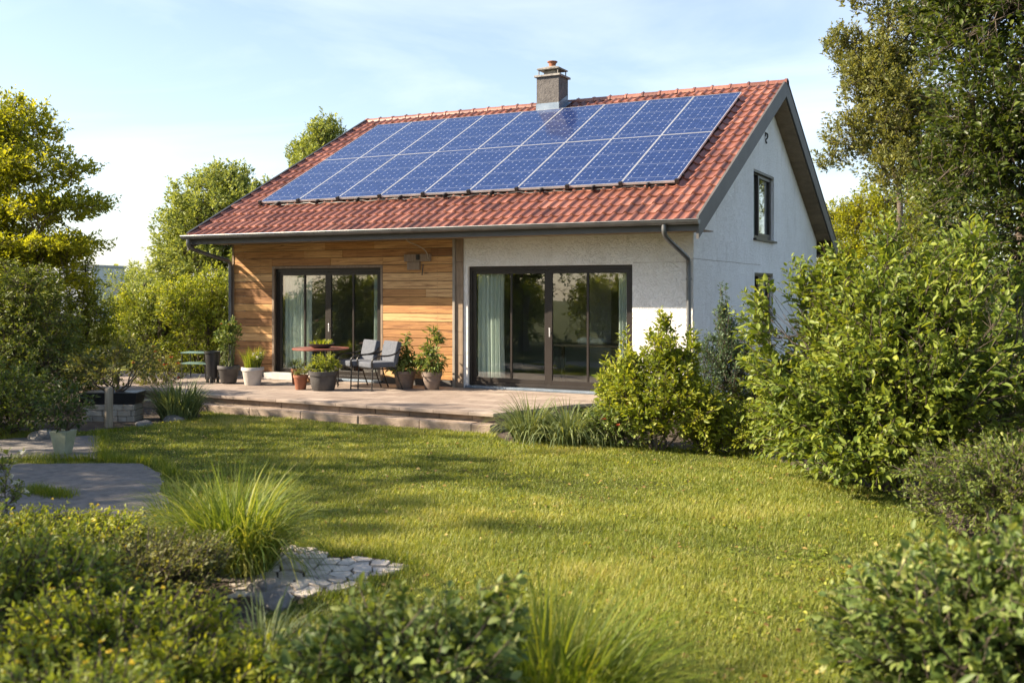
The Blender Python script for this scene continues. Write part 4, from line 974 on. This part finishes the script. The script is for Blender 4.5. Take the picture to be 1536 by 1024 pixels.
tuft('grass_clump','spiky grey-green grass clump beside the left end of the terrace',P(268,16.3),480,.28,.68,.95,.024,'tuft_grey',64,grav=.8)
tuft('grass_clump','broad arching grass clump overhanging the left edge of the stone path',P(352,7.5),1300,.22,.84,1.3,.012,'tuft',65,grav=1.0,sx=1.3)
tuft('grass_clump','paler arching grass clump between the lower path and the stone path',P(275,8.4),650,.22,.54,1.35,.011,'tuft',66,grav=.9)
tuft('grass_clump','drooping grey-green grass clump below the stone path',P(395,5.2),600,.12,.56,1.4,.013,'tuft_grey',67,grav=1.3)
tuft('grass_clump','bright upright grass clump at the bottom edge of the lawn',P(820,4.7),1300,.26,.86,1.4,.011,'tuft_bright',68,grav=.95,sx=1.5)
for k,(px,D,h_,s_) in enumerate([(795,13.9,.56,69),(850,13.6,.56,70),(903,13.7,.50,71)]):
    tuft('grass_clump',['drooping grass clump nearest the right end of the terrace step','middle drooping grass clump in front of the terrace corner','drooping grass clump nearest the leafy bed shrubs'][k],P(px,D),420,.22,h_*1.25,1.25,.021,'tuft_grey',s_,grav=1.15,group='drooping grasses by the terrace')
# foreground left mass
fg=[(-10,5.6,.85,.62,'leaf_shrub',72,'broad leafy shrub with small yellow flowers at the bottom left corner'),(190,4.75,.62,.56,'leaf_bright',73,'rounded yellow-green shrub at the bottom edge, right of the yellow-flowered corner shrub'),
    (70,7.4,.85,.36,'leaf_bright',74,'low pale yellow-green ground shrub below the lower path'),(320,4.5,.42,.42,'leaf_bright',75,'small fresh green shrub left of the drooping grey-green grass clump'),
    (215,6.6,.6,.40,'leaf_olive',76,'low olive shrub in front of the pale arching grass'),(-180,6.6,.9,.62,'leaf_shrub',77,'green shrub beside the white-flowered plant at the left edge'),(60,3.7,.55,.60,'leaf_shrub',78,'green shrub at the very bottom left, in front of all others')]
for px,D,r_,h_,mt,sd,l in fg:
    ex=[('flower','petal_yellow',34,.018,h_*.7)] if sd in (72,73,74,78,77) else None
    plant('shrub',l,'shrub',P(px,D),[(0,0,h_*.62,r_,r_*.85,h_*.5),(r_*.4,.1,h_*.8,r_*.5,r_*.5,h_*.35),(-r_*.5,-.1,h_*.75,r_*.45,r_*.5,h_*.35)],int(680*r_/.7),13,.047 if sd!=76 else .036,mt,trunk_r=.02,tw=.2,seed=sd,kind='fine',parts=SH,extra=ex,wr=.55,gap=-1.6,gs=2.2,upt=.7)
plant('flowering_plant','plant with cream-white flower heads at the left edge above the path','flowering plant',P(5,8.2),[(0,0,.5,.16,.2,.3),(-.3,0,.42,.3,.3,.3)],70,9,.055,'leaf_mid',trunk_r=.015,tw=.15,seed=79,kind='fine',parts=SH,extra=[('flower','petal_white',16,.045,.35)])
plant('shrub','leafy shrub with pale tips at the bottom centre, left of the bright upright grass','shrub',P(600,4.2),[(0,0,.45,.42,.4,.36),(-.25,0,.4,.3,.3,.28),(.25,.05,.55,.25,.25,.28),(.36,.25,.72,.10,.1,.16)],430,12,.060,'leaf_cream',trunk_r=.02,tw=.2,seed=80,kind='fine',parts=SH,wr=.6)
plant('shrub','dense shrub with cream-edged leaves at the bottom right corner','shrub',P(1470,4.6),[(0,0,.52,.62,.6,.46),(-.3,0,.45,.4,.4,.36),(.35,0,.72,.5,.5,.36)],820,12,.066,'leaf_cream',trunk_r=.02,tw=.2,seed=81,kind='fine',parts=SH,wr=.6)
plant('shrub','dark small-leaved shrub between the big shrub and the bottom right corner shrub','shrub',P(1475,8.5),[(0,0,.42,.72,.7,.42),(.5,0,.55,.6,.6,.42)],900,13,.05,'leaf_mid',trunk_r=.02,tw=.2,seed=82,kind='fine',parts=SH)
# big shrub and right trees
plant('shrub','large broad-leaved shrub hiding the right end of the gable wall','shrub',P(1330,10.7),
  [(0,0,1.35,1.1,1.1,1.0),(-.75,0,1.15,.65,.8,.75),(-.85,.1,1.95,.5,.5,.38),(-.7,0,1.45,.55,.6,.5),(-.82,-.1,.75,.5,.6,.5),(.2,0,1.95,.9,.9,.5),(.9,0,1.5,1.1,1.1,1.1),(-.35,-.1,.62,.95,.8,.5),(.3,-.5,1.0,.8,.6,.7),(-1.3,0,1.75,.14,.2,.38),(-.55,0,2.3,.16,.2,.24),(.0,0,2.55,.14,.2,.26),(.75,0,2.5,.3,.3,.3),(-.2,-.9,.45,.4,.3,.25),(-1.28,0,1.8,.30,.35,.36),(-1.15,0,1.35,.36,.4,.42),(-.85,0,2.1,.35,.4,.28)],
  2900,13,.104,'leaf_shrub',trunk_r=.05,tw=.40,seed=83,kind='fine',parts=SH,nl=16,wr=.52,gap=-1.9,gs=1.3,shell=.40,upt=.5)
plant('tree','tall dense leafy tree filling the upper right corner','tree',P(1530,12.6),
  [(0,0,3.2,1.25,1.2,1.3),(.3,0,5.0,1.45,1.4,1.5),(.5,0,6.9,1.5,1.5,1.4),(-.5,0,5.9,.9,.9,.8),(.9,0,2.4,1.3,1.2,1.5),(-.55,0,3.9,.7,.8,.7),(.6,0,1.4,1.2,1.1,1.1)],
  4600,15,.096,'leaf_deep',trunk_h=2.0,trunk_r=.13,tw=.4,seed=84,kind='fine',nl=22,wr=.55,gap=-1.6,gs=1.3,shell=.42,droop=.25)
plant('tree','tall open olive-green tree behind the right side of the roof','tree',P(1345,31),
  [(0,0,8.3,1.8,1.7,1.3),(-.9,0,6.9,1.4,1.4,.9),(.9,0,9.9,1.8,1.7,1.5),(-.5,0,11.3,1.2,1.2,.9),(.3,0,6.0,1.6,1.5,.9),(-1.5,0,9.9,.8,.8,.6),(-.6,0,8.9,1.3,1.2,.9),(1.2,0,7.2,1.4,1.4,1.2),(-1.9,0,6.2,.6,.6,.35)],
  2700,16,.145,'leaf_olive',trunk_h=4,trunk_r=.13,tw=.5,seed=85,nl=18,gap=-1.5,gs=.8)
plant('tree','lower yellowish tree behind the rear eave at the right','tree',P(1310,36),
  [(0,0,3.5,1.9,1.8,1.9),(.8,0,5.3,1.5,1.4,1.0),(-1.0,0,4.6,1.0,1.1,.8),(1.8,0,3.4,1.6,1.6,1.7),(2.6,0,5.8,1.6,1.5,1.4),(-1.2,0,2.6,1.4,1.3,1.4)],2600,15,.14,'leaf_gold',trunk_h=1.5,trunk_r=.18,tw=.5,seed=86,nl=14,gap=-2.0,gs=.8)
plant('tree','dark bushy tree low behind the large shrub, beyond the gable','tree',P(1440,26),[(0,0,2.2,2.2,1.8,2.0),(-.5,0,4.2,1.5,1.4,1.0)],1000,14,.10,'leaf_mid',trunk_h=1,trunk_r=.15,tw=.45,seed=87,nl=12)
# bed in front of the right corner
plant('shrub','upright bright green shrub with large leaves in front of the right patio door','shrub',P(985,13.1),
  [(0,0,.7,.60,.5,.55),(.55,0,.55,.35,.35,.4),(-.75,.15,.9,.1,.12,.25),(-.38,0,.95,.24,.25,.38),(-.62,.1,.62,.25,.25,.38),(.12,0,1.3,.30,.3,.32),(.38,0,1.0,.24,.25,.34),(-.5,.1,1.42,.07,.08,.16),(.10,0,1.68,.10,.1,.12),(.45,.05,1.4,.10,.1,.18)],900,12,.085,'leaf_bright',trunk_r=.025,tw=.22,seed=88,kind='fine',parts=SH,upt=.9)
plant('shrub','low variegated shrub with pale leaf edges beside the drooping grasses','shrub',P(940,13.35),[(0,0,.34,.46,.4,.34),(-.35,0,.28,.3,.3,.26)],380,11,.06,'leaf_cream',trunk_r=.02,tw=.18,seed=89,kind='fine',parts=SH,extra=[('red_leaf_tuft','petal_red',8,.035,.3)])
plant('shrub','tall wispy blue-green shrub against the gable corner','shrub',P(1085,14.7),[(0,0,.9,.5,.45,.6),(.1,0,1.3,.35,.35,.4),(0,0,1.85,.09,.09,.36),(0,0,1.6,.16,.16,.3)],600,11,.055,'leaf_blue',trunk_r=.025,tw=.2,seed=90,kind='fine',parts=SH,upt=1.0)
plant('shrub','bright low hedge plant in the bed, nearer the upright shrub','shrub',P(1062,12.9),[(0,0,.32,.36,.34,.32)],420,11,.055,'leaf_bright',trunk_r=.02,tw=.15,seed=92,kind='fine',parts=SH,group='low hedge plants in the bed')
plant('shrub','bright low hedge plant in the bed, nearer the large shrub','shrub',P(1128,12.7),[(0,0,.34,.50,.38,.34)],520,11,.055,'leaf_bright',trunk_r=.02,tw=.15,seed=93,kind='fine',parts=SH,group='low hedge plants in the bed')
plant('shrub','mid-green shrub at the foot of the gable wall, behind the hedge plants','shrub',P(1150,14.6),[(0,0,.45,.85,.5,.45)],520,11,.07,'leaf_mid',trunk_r=.02,tw=.2,seed=94,kind='fine',parts=SH)

# trees to the left, outside the frame: they shade the lawn and show in the panes
def shade(x,y,seed,lm='leaf_mid',hs=1.0,n=900):
    return plant('tree','leafy garden tree beyond the left edge of the picture, shading the lawn','tree',(x,y,LAWN),
      [(0,0,4.6*hs,2.0,1.9,1.5*hs),(1.1,.4,3.6*hs,1.5,1.4,1.0),(-1.1,-.4,3.5*hs,1.6,1.5,1.1),(.2,0,6.0*hs,1.2,1.2,1.0),(.3,-.6,2.4*hs,1.6,1.6,.8)],n,14,.13,lm,trunk_h=1.8*hs,trunk_r=.16,tw=.5,seed=seed,nl=12,gap=-1.2,gs=.8)
s1=shade(-11.2,-12.3,101,n=520); s1['group']='trees left of the garden'
SHADE=[(-18.8,-7.2,1.1,.95),(-10.5,-14.4,2.3,1.05),(-15,-16.2,.6,1.6),(-13.2,-9.3,3.6,1.15),(-7.8,-17.8,5.2,1.25),(-17,-22,2,1.2),(-11,-25,4,1.25),(-3,-29,5,1.2),(-27,-20,3,1.3),(5,-30,1,1.1),(-30,-9,2.5,1.2)]
s1.location=(-11.8,-12.0,LAWN); s1.scale=(1.22,1.22,1.22)
for x,y,rz_,sc in SHADE: dup(s1,(x,y,LAWN),rz_,sc)
s2=plant('shrub','rounded garden shrub beyond the left edge of the picture, mirrored in the patio doors','shrub',(-10.4,-10.6,LAWN),[(0,0,.8,1.1,1.0,.8),(-.5,.1,1.2,.7,.7,.5),(.5,0,1.05,.7,.7,.5)],620,13,.10,'leaf_bright',trunk_r=.05,tw=.3,seed=111,parts=SH)
s2['group']='shrubs left of the garden'
for x,y,rz_,sc in [(-12.6,-12.4,1,1.2),(-11.4,-14.6,2,1.5),(-13.4,-17.2,3,1.8),(-16.5,-14.2,4,1.6),(-9.4,-19.4,5,1.6),(-18.5,-10.4,2.2,1.2),(-6.2,-21.6,.5,1.5)]: dup(s2,(x,y,LAWN),rz_,sc)

# ------------------------------------------------------------------ far things
def building(px,D,w_,d_,h_,label,rz=.3):
    x,y=at(px,D); t=thing('building',label,'building',(x,y,-4),rz)
    m_=MB(); m_.box(-w_/2,-d_/2,0,w_/2,d_/2,h_); m_.build('wall',M['far_wall'],t)
    m_=MB(); m_.box(-w_/2-.2,-d_/2-.2,h_,w_/2+.2,d_/2+.2,h_+.35); m_.build('roof',M['far_roof'],t)
    nf=int(h_//3)
    for f in range(nf):
        for k in range(int(w_//2.6)):
            xx=-w_/2+1.4+k*2.6; zz=h_-2.3-f*2.9; m_=MB(); m_.box(xx-.5,-d_/2-.03,zz,xx+.5,-d_/2+.05,zz+1.4); m_.build('window',M['far_glass'],t)
building(140,150,5.4,8,9.0,'pale grey multi-storey building far behind the left trees')
building(196,170,3.2,4,3.9,'low white flat-roofed shed in the far distance at the left')
hl=MB(); n=64; vs=[];fs=[]; rg_=random.Random(4)
for i in range(n+1):
    a=R(-75)+R(150)*i/n+TH
    for D,h in ((230,-6),(300,4.2+1.2*math.sin(i*.7)+.9*math.sin(i*1.9)),(420,1)):
        vs.append((CX-math.sin(a)*D,CY+math.cos(a)*D,h))
for i in range(n):
    for k in range(2): fs.append((i*3+k,i*3+3+k,i*3+4+k,i*3+1+k))
hl.add(vs,fs,.5)
M['hill']=surf('hill_green',(.07,.095,.05),(.12,.14,.075),.15,.95,bs=0)
props(hl.build('hills',M['hill'],smooth=True),kind='structure')
# distant woods on the hill: far too many to count
rg2=np.random.default_rng(12); m=26000
a=rg2.uniform(R(-60),R(60),m)+TH; D=rg2.uniform(240,300,m); c=np.floor(a*90)
hgt=2.5+1.6*np.sin(a*61)+1.1*np.sin(a*143+D*.05)+.8*np.sin(a*310)
LPx=np.stack([CX-np.sin(a)*D,CY+np.cos(a)*D,-2+rg2.random(m)**.7*(hgt+3.5)],1)
fw_=link('distant_woods',leaf_mesh('woods',LPx,rg2.normal(size=(m,3)),np.full(m,1.5),np.full(m,1.3),'coarse',None,rg2),M['leaf_far']); props(fw_,'pale wooded slope in the far distance','woods',None,'stuff')

# ------------------------------------------------------------------ lawn blades
def inside_np(Pt,poly):
    x,y=Pt[:,0],Pt[:,1]; c=np.zeros(len(Pt),bool); n=len(poly)
    for i in range(n):
        x1,y1=poly[i]; x2,y2=poly[(i+1)%n]
        if y1==y2: continue
        k=((y1>y)!=(y2>y))&(x<(x2-x1)*(y-y1)/(y2-y1)+x1); c^=k
    return c
def lawn(n):
    rg=np.random.default_rng(3)
    u=rg.random(n*2); D0,D1=4.2,26.0; e=.75     # density falls with distance
    D=(D0**e+(D1**e-D0**e)*u)**(1/e)
    lat=rg.uniform(-1,1,len(D))*(.53*D+1.3)
    Pt=np.array([CX,CY])+FWD*D[:,None]+RGT*lat[:,None]
    bad=inside_np(Pt,[(-13.3,-3.36),(-1.95,-3.4),(-1.3,-1.2),(-.6,-.2),(0,0),(0,10.7),(-10.1,10.7),(-13.3,5)])
    for b in BEDS: bad|=inside_np(Pt,b)
    for b in NOGRASS: bad|=inside_np(Pt,b)
    # edges of beds fray a little
    ok=np.where(~bad)[0][:n]; Pt=Pt[ok]; D=D[ok]; n=len(ok)
    nz=gapnoise(np.column_stack([Pt,np.zeros(n)]),5,.9)+.6*gapnoise(np.column_stack([Pt,np.zeros(n)]),6,4)
    h=.034*(1+.16*nz)*rg.uniform(.55,1.45,n); h=np.clip(h,.015,.10)
    near=np.zeros(n)
    w=.0021+.00036*D; w*=rg.uniform(.6,1.3,n)
    az=rg.uniform(0,2*np.pi,n); tilt=np.abs(rg.normal(size=n))*.42+.12
    d=np.stack([np.cos(az),np.sin(az)],1); s=np.stack([-d[:,1],d[:,0]],1)
    z=np.full(n,LAWN)
    def pt(f,l,ww): return np.column_stack([Pt+d*(l*h*np.tan(tilt))[:,None]+s*(w*ww)[:,None],z+h*f])
    V=np.stack([pt(0,0,-.5),pt(0,0,.5),pt(.55,.42,-.42),pt(.55,.42,.42),pt(1,1.25,0)],1)
    lp=np.array([0,1,3,2,2,3,4]); loops=(lp[None]+np.arange(n)[:,None]*5).ravel()
    starts=(np.array([0,4])[None]+np.arange(n)[:,None]*7).ravel()
    pz=gapnoise(np.column_stack([Pt,np.zeros(n)]),9,2.2); r=np.clip(rg.random(n)*.62+.07*nz+.07*pz+.04,0,1); r=np.where(rg.random(n)<.07,1,r)
    return np_mesh('grass',V.reshape(-1,3),loops,starts,np.repeat(r,2))
o=link('grass',lawn(650000),M['grass']); props(o,'mown green lawn grass between the terrace and the foreground beds','lawn grass',None,'stuff')
# rough unmown strips along paths and beds
def rough(poly_pts,n,h,seed,spread=.12):
    rg=np.random.default_rng(seed); pts=[]
    for a,b in zip(poly_pts,poly_pts[1:]):
        L=math.dist(a,b); k=int(n*L); t=rg.random(k)[:,None]; pts.append(np.array(a)+(np.array(b)-np.array(a))*t+rg.normal(size=(k,2))*spread)
    Pt=np.concatenate(pts); n_=len(Pt); V,lp,fpb,_,rg=blades(n_,.001,h,.9,.006,seed,5,.8)
    V=V.reshape(n_,-1,3); V[:,:,:2]+=Pt[:,None,:]; V[:,:,2]+=LAWN
    return V.reshape(-1,3),lp,fpb,n_,rg
strips=[([gnd(20,693),gnd(150,692),gnd(235,696),gnd(262,715)],700,.13,1),([gnd(45,738),gnd(80,745),gnd(105,748)],1500,.12,2),([gnd(425,822),gnd(470,822),gnd(505,835),gnd(560,836),gnd(622,850),gnd(596,868),gnd(545,876),gnd(528,892),gnd(470,900)],700,.08,3),
  ([gnd(745,668),gnd(840,668),gnd(935,672),gnd(1100,682),gnd(1200,705)],300,.10,4),([gnd(300,632),gnd(330,640)],300,.1,5),([gnd(262,640),gnd(150,650),gnd(152,690)],320,.1,6)]
Vs=[];Ls=[];off=0;tot=0;rn=[]
for p_,n_,h_,sd in strips:
    V,lp,fpb,k,rg=rough(p_,n_,h_,sd,.06); Vs.append(V); Ls.append(lp+off); off+=len(V); tot+=k*fpb; rn.append(np.repeat(rg.random(k),fpb))
me=np_mesh('rough',np.concatenate(Vs),np.concatenate(Ls),np.arange(tot)*4,np.concatenate(rn),True)
props(link('rough_grass',me,M['tuft_bright']),'longer unmown grass fringing the paths and flower beds','rough grass',None,'stuff')

# ------------------------------------------------------------------ light and air
SUN_DIR=Vector((-.86,-.50,0)).normalized(); EL=R(32)
sv=Vector((SUN_DIR.x*math.cos(EL),SUN_DIR.y*math.cos(EL),math.sin(EL)))
L=bpy.data.lights.new('sun','SUN'); L.energy=5.0; L.angle=R(.6); L.color=(1,.85,.65)
lo=bpy.data.objects.new('sun',L); COL.objects.link(lo); lo.rotation_euler=sv.to_track_quat('Z','Y').to_euler()
wd=bpy.data.worlds.new('World'); scene.world=wd; wd.use_nodes=True; nt=wd.node_tree; nt.nodes.clear()
out=nt.nodes.new('ShaderNodeOutputWorld'); bg=nt.nodes.new('ShaderNodeBackground'); sky=nt.nodes.new('ShaderNodeTexSky')
sky.sky_type='NISHITA'; sky.sun_disc=False; sky.sun_elevation=EL; sky.sun_rotation=math.atan2(sv.x,sv.y); sky.air_density=1.0; sky.dust_density=1.1; sky.ozone_density=1.3; sky.altitude=100
tc=nt.nodes.new('ShaderNodeTexCoord'); mp=nt.nodes.new('ShaderNodeMapping'); mp.inputs['Scale'].default_value=(1,1,4.5); nt.links.new(tc.outputs['Generated'],mp.inputs[0])
n1=nt.nodes.new('ShaderNodeTexNoise'); n1.inputs['Scale'].default_value=2.1; n1.inputs['Detail'].default_value=7; n1.inputs['Roughness'].default_value=.55; n1.inputs['Distortion'].default_value=.5; nt.links.new(mp.outputs[0],n1.inputs['Vector'])
cl=ramp(nt,n1.outputs['Fac'],[(.42,(.14,.14,.14)),(.74,(.52,.52,.52))])
sp=nt.nodes.new('ShaderNodeSeparateXYZ'); nt.links.new(tc.outputs['Generated'],sp.inputs[0])
low=ramp(nt,sp.outputs[2],[(.0,(1,1,1)),(.22,(.85,.85,.85)),(.55,(.12,.12,.12))])      # thin cirrus lies low, the zenith is clear
mx=mixc(nt,mixc(nt,1.0,cl,low,'MULTIPLY'),sky.outputs[0],(7.3,7.5,8.3))
nt.links.new(mx,bg.inputs[0]); bg.inputs[1].default_value=.078; nt.links.new(bg.outputs[0],out.inputs[0])

cam=bpy.data.cameras.new('camera'); co=bpy.data.objects.new('camera',cam); COL.objects.link(co); scene.camera=co
co.location=(CX,CY,CZ); co.rotation_euler=(R(90),0,TH)
cam.sensor_width=36; cam.lens=36*F_PX/1536; cam.shift_y=-(512-HY)/1536; cam.clip_start=.1; cam.clip_end=4000
cam.dof.use_dof=True; cam.dof.focus_distance=17; cam.dof.aperture_fstop=2.0
scene.view_settings.view_transform='Standard'; scene.view_settings.look='None'; scene.view_settings.exposure=1.58; scene.view_settings.gamma=1
scene.render.engine='CYCLES'

# clover heads, fallen leaves and small weeds in the lawn
rg3=np.random.default_rng(77)
def scatter_lawn(n,h):
    D=rg3.uniform(4.6,19,n*3)**1.0; lat=rg3.uniform(-.5,.5,n*3)*D; Pt=np.array([CX,CY])+FWD*D[:,None]+RGT*lat[:,None]
    bad=inside_np(Pt,[(-13.3,-3.45),(-1.9,-3.45),(-1.3,-1.2),(-.6,-.2),(0,0),(0,10.7),(-13.3,5)])
    for b in BEDS+NOGRASS: bad|=inside_np(Pt,b)
    Pt=Pt[~bad][:n]; return np.column_stack([Pt,np.full(len(Pt),LAWN)+rg3.uniform(.4,1,len(Pt))*h])
Pq=scatter_lawn(900,.03); k=len(Pq)
props(link('fallen_leaves',leaf_mesh('fallen',Pq,rg3.normal(size=(k,3))*[1,1,.15],np.full(k,.045),np.full(k,.03),'fine',None,rg3,.5),leafmat('dry_leaf',[(.16,.09,.03),(.30,.19,.06),(.42,.32,.10)],.2)),'scattered dry yellow and brown leaves lying in the lawn','fallen leaves',None,'stuff')
c0=scatter_lawn(260,.02); Pq=np.repeat(c0,16,0)+rg3.normal(size=(len(c0)*16,3))*[.07,.07,.008]; k=len(Pq); Pq[:,2]=np.maximum(Pq[:,2],LAWN+.012)
props(link('lawn_weeds',leaf_mesh('weeds',Pq,rg3.normal(size=(k,3))*[1,1,.2]+[0,0,.25],np.full(k,.038),np.full(k,.026),'fine',None,rg3,.3),M['leaf_bright']),'patches of broad-leaved clover and weeds in the lawn','weeds',None,'stuff')
